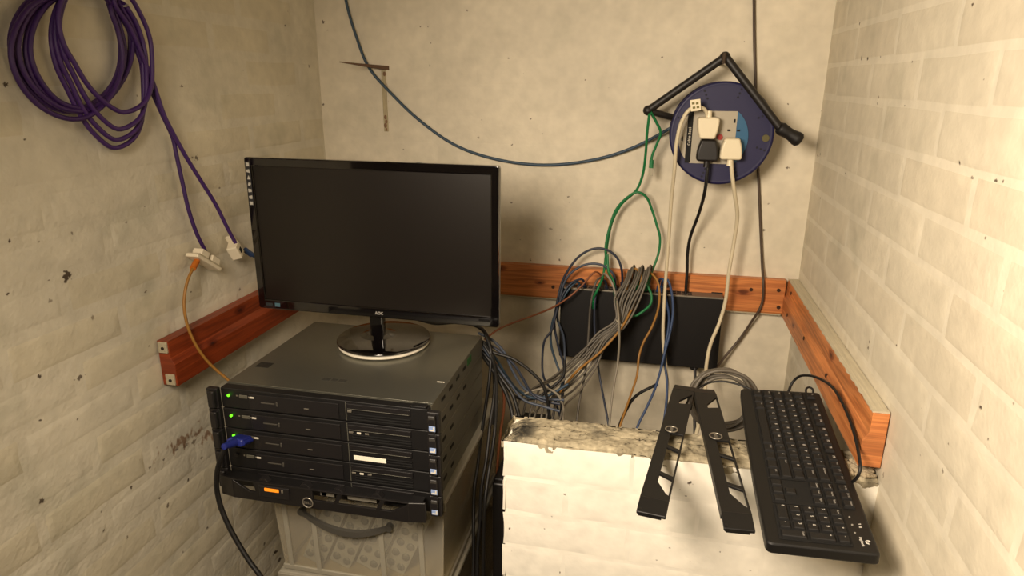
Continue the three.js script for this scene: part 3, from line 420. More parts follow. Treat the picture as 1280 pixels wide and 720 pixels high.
// ---------------------------------------------------------------- cable reel on the back wall
{
  const C = [0.1436, H - 0.115], R = thing('cable_reel', 'blue extension cable reel with black folding handle hung on the back wall', 'cable reel', [C[0], C[1], 0]);
  const blue = std(0x0f0e40, 0.5), blk3 = std(0x15110f, 0.5), Rr = 0.1225;
  const disc = (z, t) => new THREE.LatheGeometry([[0, -t], [Rr - 0.006, -t], [Rr - 0.001, -t * 0.6], [Rr, 0], [Rr - 0.002, t * 0.8], [Rr - 0.007, t], [Rr - 0.011, t * 0.6], [0, t * 0.6]].map(p => new THREE.Vector2(...p)), 80).rotateX(Math.PI / 2).translate(0, 0, z);
  const fr = mesh('front_flange', disc(0.118, 0.005), blue, R);
  mesh('rear_flange', disc(0.024, 0.004), blue, R);
  mesh('drum', cyl(0.07, 0.09, 0, 0, 0.071, 'z', 48), blue, R);
  { const pts = []; for (let k = 0; k <= 16 * 24; k++) { const a = k / 24 * Math.PI * 2, t = k / (16 * 24); pts.push([Math.cos(a) * 0.08, Math.sin(a) * 0.08, 0.034 + t * 0.072]); } const c = new THREE.CatmullRomCurve3(pts.map(V)); mesh('wound_cable', new THREE.TubeGeometry(c, 500, 0.0045, 6), std(0x2a2723, 0.6), R); }
  // socket plate: circle with flat top and bottom
  const px = -0.0186, py = -0.009, pr = 0.0815, fl = 0.0627;
  const arcPts = (xa, xb) => { const o = [], n = 40; const clampA = []; for (let k = 0; k < 120; k++) { const a = k / 120 * Math.PI * 2; let x = Math.cos(a) * pr, y = Math.sin(a) * pr; y = Math.max(-fl, Math.min(fl, y)); x = Math.max(xa, Math.min(xb, x)); o.push([x, y]); } return o.filter((p, i) => { const q = o[(i + 1) % o.length]; return Math.hypot(p[0] - q[0], p[1] - q[1]) > 1e-6; }); };
  const plate = mesh('socket_plate', poly(arcPts(-pr, 0.052), 0.004).translate(px, py, 0.1205), std(0xa79f8d, 0.5), R);
  mesh('side_plate', poly(arcPts(0.0522, pr), 0.0035).translate(px, py, 0.1205), std(0x235a80, 0.45), R);
  mesh('label_stripe', rbox(0.013, 2 * fl - 0.002, 0.001, 0.0003, px - 0.056, py, 0.1248), blkDeep, plate);
  const tg = new TextGeometry('Cable Reel', { font, size: 0.0062, depth: 0.0004, curveSegments: 3 }); tg.center(); tg.rotateZ(Math.PI / 2); mesh('stripe_lettering', T(tg, px - 0.056, py + 0.002, 0.1254), std(0xb9b2a2, 0.5), plate);
  const rc = C; const red = mesh('reset_button', cyl(0.0068, 0.006, -0.003, -0.007, 0.126, 'z', 20), std(0x9c2a22, 0.4), plate);
  for (const [sx, sy] of [[-0.029, 0.014], [0.028, 0.02], [-0.029, -0.04], [0.028, -0.035]]) { mesh('socket_slot', rbox(0.0045, 0.009, 0.001, 0.0005, sx, sy + 0.011, 0.1247), blkDeep, plate); for (const d of [-1, 1]) mesh('socket_slot', rbox(0.0075, 0.0045, 0.001, 0.0005, sx + d * 0.011, sy - 0.011, 0.1247), blkDeep, plate); }
  mesh('socket_slot', rbox(0.004, 0.011, 0.001, 0.0005, px - 0.0725, py - 0.004, 0.1247), blkDeep, plate);
  // radial vent holes in the flange
  for (let k = 0; k < 8; k++) { const a = (k + 0.5) / 8 * Math.PI * 2 + 0.05; mesh('vent_holes', [0, 1, 2].map(i => { const q = 0.091 + i * 0.0095; return cyl(0.0027, 0.0012, Math.cos(a) * q, Math.sin(a) * q, 0.1212, 'z', 10); }), std(0x0a0a22, 0.7), fr); }
  mesh('winding_knob_seat', cyl(0.0085, 0.003, 0.103, -0.008, 0.1222, 'z', 20), std(0x5a5434, 0.5, 0.3), fr);
  // handle frame (relative to the centre)
  const a1 = [-0.178, 0.052, 0.1], ap = [-0.0085, 0.176, 0.13], g0 = [0.128, 0.018, 0.152], g1 = [0.172, -0.008, 0.152];
  const fm = mesh('handle_frame', [bar(a1, ap, 0.0095), bar([-0.006, 0.175, 0.132], g0, 0.0095), T(new THREE.SphereGeometry(0.0125, 18, 12), ...ap), T(new THREE.SphereGeometry(0.0125, 18, 12), ...a1), bar(a1, [-0.1, 0.03, 0.07], 0.0085), bar([-0.1, 0.03, 0.07], [0, 0, 0.065], 0.0085)], blk3, R);
  const d = V(g1).sub(V(g0)).normalize(), q = new THREE.Quaternion().setFromUnitVectors(new THREE.Vector3(0, 1, 0), d);
  const gp = new THREE.LatheGeometry([[0, -0.004], [0.0125, -0.004], [0.0155, 0.004], [0.0135, 0.02], [0.0135, 0.03], [0.0165, 0.044], [0.0165, 0.052], [0.011, 0.057], [0, 0.057]].map(p => new THREE.Vector2(...p)), 24); gp.applyQuaternion(q); mesh('grip', T(gp, ...g0), std(0x0c0a0a, 0.55), R);
  const hk = thing('wall_hook', 'iron hook in the back wall carrying the reel handle', 'hook', [C[0] - 0.012, C[1] + 0.168, 0.0]);
  mesh('shank', bar([0, -0.004, -0.01], [0, -0.004, 0.15], 0.004), std(0x4a3d30, 0.7, 0.4), hk); mesh('tip', bar([0, -0.004, 0.15], [0, 0.016, 0.156], 0.004), std(0x4a3d30, 0.7, 0.4), hk);
}
// ---------------------------------------------------------------- cables
const cm = { slate: 0x2f4456, thin: 0x4a3c30, white: 0xcdc2a6, black: 0x0d0c0c, green: 0x0f6e3c, orange: 0x966a2c, brown: 0x7a4526, navy: 0x222a3c, greyblue: 0x3d4656, grey: 0x524d45, greylight: 0x625c52, pale: 0x857e70, blue: 0x2c4268, purple: 0x3a1d5c, purple2: 0x432468 };
const CM = Object.fromEntries(Object.entries(cm).map(([k, v]) => [k, std(v, 0.5)]));
const clearPlug = phys(0xd8d4c4, 0.2, { transmission: 0.6, thickness: 0 });
const CABLES = [
["wall_cable","long slate blue cable sagging across the back wall to the reel",0,"slate",0.0041,[[-0.873,1.611,0.012],[-0.864,1.545,0.012],[-0.843,1.468,0.012],[-0.809,1.386,0.016],[-0.745,1.314,0.012],[-0.665,1.243,0.012],[-0.561,1.177,0.012],[-0.445,1.142,0.012],[-0.309,1.13,0.012],[-0.177,1.147,0.014],[-0.072,1.182,0.02],[0.024,1.237,0.04],[0.083,1.278,0.06]]],
["drop_cable","thin brown grey cable hanging straight down behind the reel",0,"thin",0.0035,[[0.195,1.586,0.008],[0.213,1.431,0.008],[0.231,1.298,0.008],[0.256,1.117,0.008],[0.277,0.971,0.01],[0.291,0.874,0.015],[0.294,0.842,0.036],[0.298,0.788,0.036],[0.292,0.761,0.036],[0.279,0.726,0.026],[0.255,0.672,0.02],[0.212,0.612,0.04],[0.173,0.574,0.1],[0.149,0.557,0.2]]],
["power_cord_a","",0,"white",0.0045,[[0.107,1.269,0.15],[0.1,1.286,0.156],[0.083,1.294,0.168],[0.063,1.288,0.172],[0.047,1.26,0.17],[0.039,1.211,0.166],[0.039,1.148,0.15],[0.038,1.063,0.11],[0.039,0.954,0.09],[0.039,0.845,0.09],[0.04,0.758,0.1],[0.044,0.681,0.11],[0.055,0.616,0.12],[0.066,0.552,0.16],[0.075,0.455,0.2]]],
["power_cord_b","",0,"black",0.0042,[[0.117,1.164,0.15],[0.117,1.141,0.15],[0.116,1.091,0.14],[0.109,1.025,0.09],[0.095,0.959,0.06],[0.092,0.915,0.05],[0.095,0.858,0.045],[0.096,0.808,0.045],[0.097,0.778,0.05]]],
["power_cord_c","",0,"white",0.0048,[[0.17,1.171,0.15],[0.174,1.143,0.15],[0.186,1.093,0.14],[0.202,1.029,0.11],[0.203,0.963,0.09],[0.198,0.877,0.09],[0.197,0.8,0.09],[0.186,0.74,0.1],[0.166,0.688,0.13],[0.157,0.647,0.17],[0.152,0.615,0.25],[0.141,0.572,0.32],[0.125,0.516,0.38]]],
["switch_power_lead","black lead with moulded plug dropping from under the wall switch",0,"black",0.004,[[0.135,0.603,0.055],[0.139,0.567,0.07],[0.139,0.532,0.1],[0.14,0.489,0.16],[0.146,0.416,0.2]]],
["green_patch_cable","green patch cable twisted from the reel handle down to left of the switch","green patch cables by the reel","green",0.0034,[[-0.03,1.275,0.125],[-0.033,1.23,0.11],[-0.034,1.169,0.09],[-0.039,1.116,0.07],[-0.053,1.076,0.06],[-0.089,1.038,0.055],[-0.111,0.992,0.05],[-0.121,0.937,0.05],[-0.125,0.888,0.055],[-0.128,0.842,0.08],[-0.139,0.811,0.11],[-0.151,0.78,0.1],[-0.15,0.752,0.085]]],
["green_patch_cable","short green patch cable tail with clear plug hanging under the handle end","green patch cables by the reel","green",0.0034,[[-0.028,1.279,0.112],[-0.013,1.255,0.1],[0.0,1.228,0.09],[-0.009,1.195,0.08],[-0.018,1.166,0.075],[-0.018,1.138,0.075]]],
["green_patch_cable","green patch cable arching right before dropping back to the switch","green patch cables by the reel","green",0.0034,[[-0.122,0.871,0.06],[-0.126,0.92,0.058],[-0.118,0.973,0.055],[-0.103,1.022,0.055],[-0.075,1.057,0.062],[-0.049,1.073,0.066],[-0.026,1.06,0.06],[-0.009,1.025,0.05],[0.006,0.985,0.05],[0.017,0.95,0.05],[0.016,0.908,0.05],[0.004,0.865,0.06],[-0.007,0.833,0.075],[-0.014,0.805,0.06]]],
["green_patch_cable","green patch cable looping low across the black switch face","green patch cables by the reel","green",0.0034,[[-0.12,0.9,0.066],[-0.113,0.854,0.08],[-0.098,0.834,0.1],[-0.09,0.792,0.11],[-0.078,0.769,0.12],[-0.058,0.752,0.125],[-0.036,0.749,0.125],[-0.014,0.763,0.12],[0.004,0.781,0.11],[0.004,0.805,0.1],[-0.015,0.837,0.09],[-0.032,0.86,0.08],[-0.037,0.826,0.06],[-0.033,0.801,0.05]]],
["orange_patch_cable","orange patch cable falling in a wave across the switch",0,"orange",0.0031,[[-0.014,0.802,0.05],[-0.004,0.859,0.08],[0.016,0.846,0.1],[0.024,0.823,0.11],[0.025,0.773,0.115],[0.012,0.721,0.12],[-0.008,0.677,0.13],[-0.017,0.641,0.14],[-0.019,0.595,0.17],[-0.032,0.554,0.21],[-0.048,0.51,0.26],[-0.06,0.47,0.3]]],
["orange_patch_cable","orange patch cable hooked over the top ports of the switch",0,"orange",0.0031,[[-0.064,0.803,0.05],[-0.061,0.844,0.07],[-0.055,0.864,0.085],[-0.04,0.871,0.09],[-0.026,0.854,0.1],[-0.03,0.812,0.11],[-0.047,0.768,0.15],[-0.07,0.727,0.18],[-0.118,0.667,0.2],[-0.175,0.622,0.24],[-0.208,0.589,0.3]]],
["thin_orange_cable","thin brown orange cable stretched from the switch towards the monitor corner",0,"brown",0.0026,[[-0.121,0.795,0.05],[-0.133,0.839,0.07],[-0.149,0.855,0.09],[-0.181,0.819,0.1],[-0.21,0.79,0.11],[-0.248,0.764,0.13],[-0.29,0.754,0.18],[-0.333,0.756,0.26],[-0.362,0.761,0.34],[-0.385,0.749,0.38]]],
["dark_arch_cable","dark blue cable arching above the wooden rail by the switch",0,"navy",0.0034,[[-0.075,0.807,0.05],[-0.08,0.86,0.06],[-0.094,0.891,0.06],[-0.124,0.912,0.06],[-0.159,0.912,0.06],[-0.197,0.889,0.06],[-0.224,0.852,0.065],[-0.241,0.816,0.07],[-0.25,0.767,0.09],[-0.256,0.699,0.1],[-0.242,0.639,0.11],[-0.223,0.582,0.12],[-0.217,0.531,0.18],[-0.216,0.454,0.22]]],
["dark_arch_cable","grey blue cable arching just above the switch end",0,"greyblue",0.0034,[[-0.093,0.801,0.05],[-0.102,0.848,0.07],[-0.134,0.872,0.075],[-0.171,0.872,0.075],[-0.208,0.852,0.075],[-0.231,0.823,0.078],[-0.244,0.773,0.085],[-0.249,0.713,0.09],[-0.231,0.661,0.09],[-0.224,0.598,0.1],[-0.218,0.546,0.16],[-0.214,0.444,0.2]]],
["dark_arch_cable","slate cable hanging in a bow left of the switch",0,"slate",0.0034,[[-0.191,0.792,0.05],[-0.198,0.818,0.07],[-0.214,0.808,0.085],[-0.242,0.759,0.1],[-0.261,0.702,0.11],[-0.261,0.646,0.12],[-0.242,0.591,0.13],[-0.221,0.558,0.16],[-0.229,0.525,0.22],[-0.235,0.462,0.24]]],
["dark_arch_cable","navy cable bowing furthest left of the switch",0,"navy",0.0032,[[-0.175,0.796,0.05],[-0.187,0.826,0.07],[-0.218,0.814,0.09],[-0.245,0.758,0.11],[-0.258,0.693,0.13],[-0.276,0.664,0.14],[-0.28,0.613,0.15],[-0.273,0.569,0.17],[-0.24,0.548,0.22],[-0.214,0.489,0.24]]],
["grey_network_cable","grey network cable in the tied bundle crossing the switch face","grey cables tied in a bundle","greylight",0.0029,[[-0.066,0.801,0.05],[-0.059,0.845,0.065],[-0.059,0.864,0.085],[-0.067,0.839,0.11],[-0.09,0.8,0.14],[-0.083,0.748,0.16],[-0.129,0.709,0.175],[-0.177,0.644,0.2],[-0.243,0.594,0.25],[-0.304,0.575,0.32],[-0.312,0.53,0.36]]],
["grey_network_cable","grey network cable in the tied bundle crossing the switch face","grey cables tied in a bundle","grey",0.0029,[[-0.058,0.801,0.05],[-0.052,0.852,0.065],[-0.052,0.871,0.085],[-0.06,0.846,0.11],[-0.083,0.795,0.14],[-0.08,0.744,0.163],[-0.126,0.702,0.175],[-0.177,0.653,0.2],[-0.233,0.607,0.25],[-0.283,0.59,0.32],[-0.292,0.546,0.36]]],
["grey_network_cable","grey network cable in the tied bundle crossing the switch face","grey cables tied in a bundle","greylight",0.0029,[[-0.051,0.802,0.05],[-0.045,0.859,0.065],[-0.046,0.878,0.085],[-0.053,0.853,0.11],[-0.075,0.79,0.14],[-0.077,0.74,0.166],[-0.123,0.695,0.175],[-0.166,0.635,0.2],[-0.22,0.585,0.25],[-0.271,0.565,0.32],[-0.279,0.521,0.36]]],
["grey_network_cable","grey network cable in the tied bundle crossing the switch face","grey cables tied in a bundle","grey",0.0029,[[-0.043,0.802,0.05],[-0.036,0.846,0.065],[-0.038,0.865,0.085],[-0.045,0.84,0.11],[-0.068,0.795,0.14],[-0.075,0.743,0.16],[-0.12,0.702,0.175],[-0.164,0.649,0.2],[-0.213,0.611,0.25],[-0.257,0.602,0.32],[-0.265,0.558,0.36]]],
["grey_network_cable","grey network cable in the tied bundle crossing the switch face","grey cables tied in a bundle","greylight",0.0029,[[-0.035,0.803,0.05],[-0.029,0.853,0.065],[-0.031,0.872,0.085],[-0.037,0.848,0.11],[-0.061,0.79,0.14],[-0.072,0.739,0.163],[-0.117,0.694,0.175],[-0.157,0.636,0.2],[-0.2,0.589,0.25],[-0.24,0.573,0.32],[-0.248,0.529,0.36]]],
["grey_network_cable","grey network cable in the tied bundle crossing the switch face","grey cables tied in a bundle","grey",0.0029,[[-0.027,0.804,0.05],[-0.021,0.861,0.065],[-0.024,0.879,0.085],[-0.03,0.855,0.11],[-0.054,0.786,0.14],[-0.069,0.735,0.166],[-0.114,0.687,0.175],[-0.148,0.635,0.2],[-0.189,0.593,0.25],[-0.225,0.581,0.32],[-0.234,0.537,0.36]]],
["grey_network_cable","grey network cable in the tied bundle crossing the switch face","grey cables tied in a bundle","greylight",0.0029,[[-0.019,0.804,0.05],[-0.013,0.848,0.065],[-0.016,0.866,0.085],[-0.022,0.842,0.11],[-0.047,0.791,0.14],[-0.066,0.738,0.16],[-0.112,0.694,0.175],[-0.142,0.626,0.2],[-0.204,0.569,0.25],[-0.262,0.543,0.32],[-0.27,0.499,0.36]]],
["grey_network_cable","grey network cable in the tied bundle crossing the switch face","grey cables tied in a bundle","grey",0.0029,[[-0.012,0.805,0.05],[-0.006,0.855,0.065],[-0.009,0.874,0.085],[-0.015,0.849,0.11],[-0.04,0.786,0.14],[-0.063,0.734,0.163],[-0.109,0.686,0.175],[-0.135,0.622,0.2],[-0.176,0.578,0.25],[-0.213,0.564,0.32],[-0.222,0.521,0.36]]],
["grey_network_cable","grey network cable in the tied bundle crossing the switch face","grey cables tied in a bundle","greylight",0.0029,[[-0.004,0.805,0.05],[0.001,0.862,0.065],[-0.003,0.881,0.085],[-0.008,0.856,0.11],[-0.032,0.781,0.14],[-0.06,0.73,0.166],[-0.105,0.679,0.175],[-0.129,0.618,0.2],[-0.163,0.573,0.25],[-0.194,0.558,0.32],[-0.203,0.514,0.36]]],
["pale_cable","pale grey cable hanging alone in front of the switch",0,"pale",0.0031,[[-0.132,0.794,0.05],[-0.132,0.832,0.07],[-0.123,0.852,0.09],[-0.103,0.836,0.11],[-0.088,0.802,0.125],[-0.076,0.766,0.185],[-0.07,0.702,0.19],[-0.071,0.633,0.19],[-0.077,0.577,0.22],[-0.08,0.522,0.25],[-0.081,0.456,0.28]]],
["pale_cable","pale grey cable hanging straight at the left part of the switch",0,"grey",0.0031,[[-0.121,0.797,0.05],[-0.13,0.835,0.07],[-0.144,0.83,0.09],[-0.152,0.798,0.1],[-0.157,0.756,0.105],[-0.158,0.699,0.11],[-0.158,0.635,0.13],[-0.156,0.595,0.2],[-0.162,0.541,0.26],[-0.165,0.468,0.3]]],
["blue_patch_cable","dark blue patch cable hanging left of the grey bundle",0,"navy",0.0031,[[-0.115,0.797,0.05],[-0.126,0.828,0.07],[-0.139,0.815,0.09],[-0.145,0.778,0.1],[-0.144,0.724,0.11],[-0.138,0.669,0.12],[-0.127,0.607,0.14],[-0.111,0.55,0.17],[-0.09,0.493,0.22],[-0.074,0.44,0.25]]],
["blue_patch_cable","blue patch cable crossing low under the white cord",0,"blue",0.0034,[[0.029,0.805,0.05],[0.033,0.839,0.07],[0.045,0.845,0.09],[0.058,0.809,0.1],[0.064,0.759,0.11],[0.059,0.704,0.125],[0.05,0.659,0.14],[0.041,0.608,0.16],[0.029,0.567,0.19],[0.01,0.524,0.22],[-0.006,0.49,0.24],[-0.019,0.446,0.27]]],
["blue_patch_cable","blue patch cable bending right beside the white cord",0,"blue",0.0034,[[0.02,0.805,0.05],[0.027,0.843,0.07],[0.037,0.837,0.08],[0.043,0.794,0.085],[0.055,0.744,0.09],[0.055,0.702,0.1],[0.05,0.662,0.12],[0.053,0.618,0.125],[0.062,0.576,0.15],[0.062,0.519,0.19],[0.054,0.45,0.24]]],
["black_stub_cable","black cable curving behind the low wall beside the orange one",0,"black",0.0042,[[0.037,0.573,0.16],[0.017,0.564,0.17],[-0.008,0.551,0.18],[-0.027,0.538,0.2],[-0.04,0.518,0.22],[-0.052,0.495,0.25],[-0.061,0.453,0.27]]],
["tangled_cable","black power cable arching right from the servers over the tangle",0,"black",0.0042,[[-0.405,0.756,0.38],[-0.372,0.722,0.383],[-0.315,0.708,0.387],[-0.271,0.682,0.39],[-0.239,0.651,0.393],[-0.226,0.616,0.397],[-0.216,0.55,0.4]]],
["tangled_cable","black cable sloping from the servers to the low wall corner",0,"black",0.0045,[[-0.405,0.73,0.38],[-0.373,0.706,0.396],[-0.339,0.67,0.412],[-0.306,0.635,0.428],[-0.287,0.594,0.444],[-0.27,0.543,0.46]]],
["tangled_cable","thick black cable hanging steeply beside the low wall end",0,"black",0.005,[[-0.397,0.714,0.38],[-0.358,0.684,0.41],[-0.319,0.643,0.44],[-0.297,0.608,0.47],[-0.286,0.563,0.5]]],
["tangled_cable","navy cable sloping through the tangle behind the servers",0,"navy",0.0035,[[-0.406,0.739,0.36],[-0.361,0.719,0.363],[-0.316,0.685,0.367],[-0.286,0.64,0.37],[-0.269,0.613,0.373],[-0.245,0.6,0.377],[-0.196,0.596,0.38]]],
["tangled_cable","grey blue cable at the top of the tangle behind the servers",0,"greyblue",0.0035,[[-0.409,0.752,0.35],[-0.376,0.739,0.352],[-0.343,0.709,0.353],[-0.322,0.664,0.355],[-0.289,0.616,0.357],[-0.24,0.596,0.358],[-0.189,0.598,0.36]]],
["tangled_cable","slate cable in the middle of the tangle behind the servers",0,"slate",0.0035,[[-0.4,0.735,0.37],[-0.365,0.698,0.363],[-0.338,0.65,0.357],[-0.307,0.607,0.35],[-0.262,0.586,0.343],[-0.223,0.6,0.337],[-0.184,0.628,0.33]]],
["tangled_cable","grey blue cable low in the tangle behind the servers",0,"greyblue",0.0033,[[-0.39,0.736,0.39],[-0.354,0.69,0.394],[-0.317,0.645,0.398],[-0.282,0.608,0.402],[-0.232,0.598,0.406],[-0.192,0.592,0.41]]],
["tangled_cable","black cable sagging along the bottom of the tangle",0,"black",0.0038,[[-0.39,0.707,0.36],[-0.352,0.641,0.35],[-0.315,0.583,0.34],[-0.269,0.579,0.33],[-0.226,0.61,0.32],[-0.2,0.639,0.31],[-0.198,0.679,0.3]]],
["tangled_cable","short pale grey cable arching at the foot of the grey bundle",0,"pale",0.0029,[[-0.288,0.604,0.36],[-0.264,0.616,0.36],[-0.232,0.624,0.36],[-0.206,0.611,0.36],[-0.191,0.58,0.36],[-0.193,0.509,0.36]]],
["tangled_cable","black cable falling left of the gap along the storage box",0,"black",0.0042,[[-0.383,0.764,0.385],[-0.368,0.729,0.39],[-0.363,0.671,0.42],[-0.369,0.596,0.44],[-0.375,0.514,0.47],[-0.374,0.467,0.5],[-0.374,0.427,0.53],[-0.363,0.38,0.58],[-0.355,0.317,0.61],[-0.35,0.232,0.64]]],
["tangled_cable","black cable falling in the gap close to the low wall",0,"black",0.0042,[[-0.386,0.743,0.385],[-0.358,0.705,0.4],[-0.344,0.645,0.45],[-0.342,0.588,0.5],[-0.339,0.523,0.55],[-0.343,0.468,0.58],[-0.342,0.398,0.6],[-0.343,0.327,0.62],[-0.34,0.234,0.64]]],
["tangled_cable","black cable hanging straight in the middle of the gap",0,"black",0.004,[[-0.386,0.74,0.39],[-0.364,0.713,0.4],[-0.343,0.682,0.44],[-0.328,0.63,0.5],[-0.32,0.587,0.55],[-0.324,0.523,0.58],[-0.323,0.477,0.62],[-0.325,0.401,0.63],[-0.325,0.237,0.64]]],
["tangled_cable","brown cable hanging in the gap behind the black ones",0,"brown",0.0035,[[-0.388,0.72,0.37],[-0.353,0.676,0.38],[-0.332,0.601,0.4],[-0.336,0.524,0.42],[-0.339,0.446,0.44],[-0.339,0.315,0.45]]],
["monitor_cable","black monitor cable running off the server top behind the screen",0,"black",0.0045,[[-0.518,0.83,0.49],[-0.484,0.807,0.45],[-0.445,0.802,0.42],[-0.401,0.79,0.4],[-0.381,0.766,0.385],[-0.369,0.717,0.38],[-0.356,0.642,0.4],[-0.356,0.543,0.42]]],
["vga_cord","",0,"black",0.005,[[-0.771,0.677,0.865],[-0.781,0.654,0.87],[-0.792,0.623,0.87],[-0.797,0.587,0.87],[-0.792,0.549,0.872],[-0.778,0.514,0.876],[-0.759,0.479,0.88],[-0.736,0.446,0.885],[-0.707,0.41,0.89],[-0.685,0.345,0.89]]],
["keyboard_cord","",0,"black",0.0026,[[0.335,0.731,0.818],[0.339,0.748,0.831],[0.342,0.765,0.833],[0.344,0.782,0.806],[0.345,0.799,0.757],[0.345,0.808,0.694],[0.342,0.811,0.629],[0.334,0.801,0.567],[0.322,0.786,0.518],[0.31,0.771,0.494],[0.3,0.754,0.491],[0.292,0.737,0.505]]],
["keyboard_cord_b","",0,"black",0.0022,[[0.239,0.728,0.5],[0.22,0.732,0.49],[0.195,0.736,0.48],[0.168,0.735,0.47],[0.144,0.731,0.47],[0.124,0.725,0.48],[0.104,0.717,0.5],[0.09,0.707,0.54]]],
["keyboard_cord_c","",0,"black",0.0022,[[0.329,0.734,0.5],[0.329,0.744,0.49],[0.336,0.746,0.485],[0.342,0.744,0.49],[0.341,0.734,0.5]]],
["purple_cable_a","",0,"purple",0.0042,[[-0.954,1.49,0.776],[-0.954,1.504,0.806],[-0.954,1.485,0.877],[-0.954,1.461,0.931],[-0.954,1.422,0.967],[-0.954,1.39,0.978],[-0.954,1.356,0.974],[-0.954,1.325,0.954],[-0.954,1.302,0.919],[-0.954,1.297,0.872],[-0.954,1.318,0.82],[-0.954,1.358,0.778],[-0.954,1.399,0.76],[-0.954,1.437,0.761],[-0.954,1.472,0.771],[-0.949,1.491,0.777],[-0.949,1.504,0.805],[-0.949,1.486,0.874],[-0.949,1.462,0.927],[-0.949,1.424,0.962],[-0.949,1.393,0.974],[-0.949,1.36,0.97],[-0.949,1.33,0.95],[-0.949,1.308,0.915],[-0.949,1.303,0.87],[-0.949,1.324,0.819],[-0.949,1.363,0.778],[-0.949,1.403,0.76],[-0.949,1.439,0.762],[-0.949,1.474,0.772],[-0.944,1.483,0.779],[-0.944,1.496,0.808],[-0.944,1.479,0.876],[-0.944,1.455,0.929],[-0.944,1.418,0.963],[-0.944,1.387,0.975],[-0.944,1.354,0.971],[-0.944,1.325,0.951],[-0.944,1.303,0.916],[-0.944,1.298,0.871],[-0.944,1.318,0.821],[-0.944,1.357,0.781],[-0.944,1.396,0.763],[-0.944,1.432,0.764],[-0.944,1.466,0.774],[-0.939,1.479,0.791],[-0.939,1.493,0.821],[-0.939,1.475,0.891],[-0.939,1.451,0.945],[-0.939,1.412,0.981],[-0.939,1.38,0.993],[-0.939,1.346,0.989],[-0.939,1.315,0.969],[-0.939,1.292,0.933],[-0.939,1.286,0.887],[-0.939,1.307,0.835],[-0.939,1.347,0.793],[-0.939,1.388,0.775],[-0.939,1.426,0.776],[-0.939,1.461,0.786],[-0.95,1.49,0.772],[-0.95,1.501,0.807],[-0.95,1.48,0.86],[-0.95,1.461,0.907],[-0.95,1.423,0.943],[-0.95,1.384,0.958],[-0.95,1.346,0.953],[-0.95,1.313,0.926],[-0.95,1.297,0.883],[-0.95,1.305,0.834],[-0.95,1.336,0.788],[-0.95,1.381,0.751],[-0.95,1.43,0.737],[-0.95,1.464,0.748],[-0.945,1.491,0.77],[-0.945,1.501,0.805],[-0.945,1.481,0.857],[-0.945,1.462,0.903],[-0.945,1.425,0.939],[-0.945,1.386,0.954],[-0.945,1.35,0.948],[-0.945,1.316,0.922],[-0.945,1.302,0.879],[-0.945,1.309,0.831],[-0.945,1.34,0.785],[-0.945,1.384,0.749],[-0.945,1.432,0.735],[-0.945,1.465,0.746],[-0.944,1.477,0.774],[-0.944,1.435,0.746],[-0.944,1.381,0.727],[-0.944,1.333,0.712],[-0.944,1.28,0.689],[-0.944,1.239,0.671],[-0.944,1.203,0.667],[-0.944,1.149,0.661],[-0.944,1.092,0.654],[-0.944,1.038,0.639],[-0.944,0.995,0.619]]],
["purple_cable_b","",0,"purple2",0.0042,[[-0.948,1.489,0.783],[-0.948,1.507,0.802],[-0.948,1.488,0.854],[-0.948,1.453,0.89],[-0.948,1.413,0.908],[-0.948,1.369,0.909],[-0.948,1.332,0.896],[-0.948,1.296,0.882],[-0.948,1.265,0.863],[-0.948,1.233,0.824],[-0.948,1.236,0.789],[-0.948,1.254,0.758],[-0.948,1.283,0.739],[-0.948,1.333,0.726],[-0.948,1.383,0.722],[-0.948,1.428,0.732],[-0.948,1.469,0.757],[-0.942,1.493,0.784],[-0.942,1.51,0.802],[-0.942,1.492,0.853],[-0.942,1.458,0.887],[-0.942,1.419,0.905],[-0.942,1.376,0.906],[-0.942,1.341,0.893],[-0.942,1.306,0.88],[-0.942,1.277,0.861],[-0.942,1.247,0.823],[-0.942,1.25,0.79],[-0.942,1.267,0.76],[-0.942,1.295,0.742],[-0.942,1.344,0.73],[-0.942,1.391,0.725],[-0.942,1.435,0.735],[-0.942,1.474,0.759],[-0.936,1.498,0.783],[-0.936,1.514,0.801],[-0.936,1.497,0.851],[-0.936,1.464,0.885],[-0.936,1.427,0.902],[-0.936,1.387,0.903],[-0.936,1.353,0.89],[-0.936,1.321,0.876],[-0.936,1.293,0.857],[-0.936,1.265,0.819],[-0.936,1.269,0.786],[-0.936,1.285,0.756],[-0.936,1.312,0.739],[-0.936,1.358,0.727],[-0.936,1.403,0.723],[-0.936,1.444,0.733],[-0.936,1.48,0.758],[-0.93,1.506,0.781],[-0.93,1.52,0.801],[-0.93,1.502,0.855],[-0.93,1.472,0.89],[-0.93,1.439,0.907],[-0.93,1.402,0.906],[-0.93,1.372,0.891],[-0.93,1.343,0.875],[-0.93,1.319,0.853],[-0.93,1.294,0.811],[-0.93,1.297,0.776],[-0.93,1.313,0.744],[-0.93,1.338,0.726],[-0.93,1.38,0.715],[-0.93,1.421,0.712],[-0.93,1.457,0.725],[-0.93,1.49,0.753],[-0.936,1.479,0.779],[-0.936,1.435,0.75],[-0.936,1.384,0.728],[-0.936,1.336,0.711],[-0.936,1.283,0.696],[-0.936,1.246,0.677],[-0.936,1.201,0.651],[-0.936,1.15,0.617],[-0.936,1.089,0.576],[-0.936,1.033,0.547],[-0.936,0.989,0.522]]],
["orange_jack_cord","",0,"orange",0.0031,[[-0.945,0.981,0.649],[-0.938,0.971,0.674],[-0.936,0.95,0.698],[-0.934,0.911,0.719],[-0.93,0.866,0.724],[-0.922,0.825,0.72],[-0.912,0.785,0.708],[-0.9,0.754,0.694],[-0.885,0.733,0.686],[-0.874,0.717,0.682],[-0.866,0.679,0.681]]],
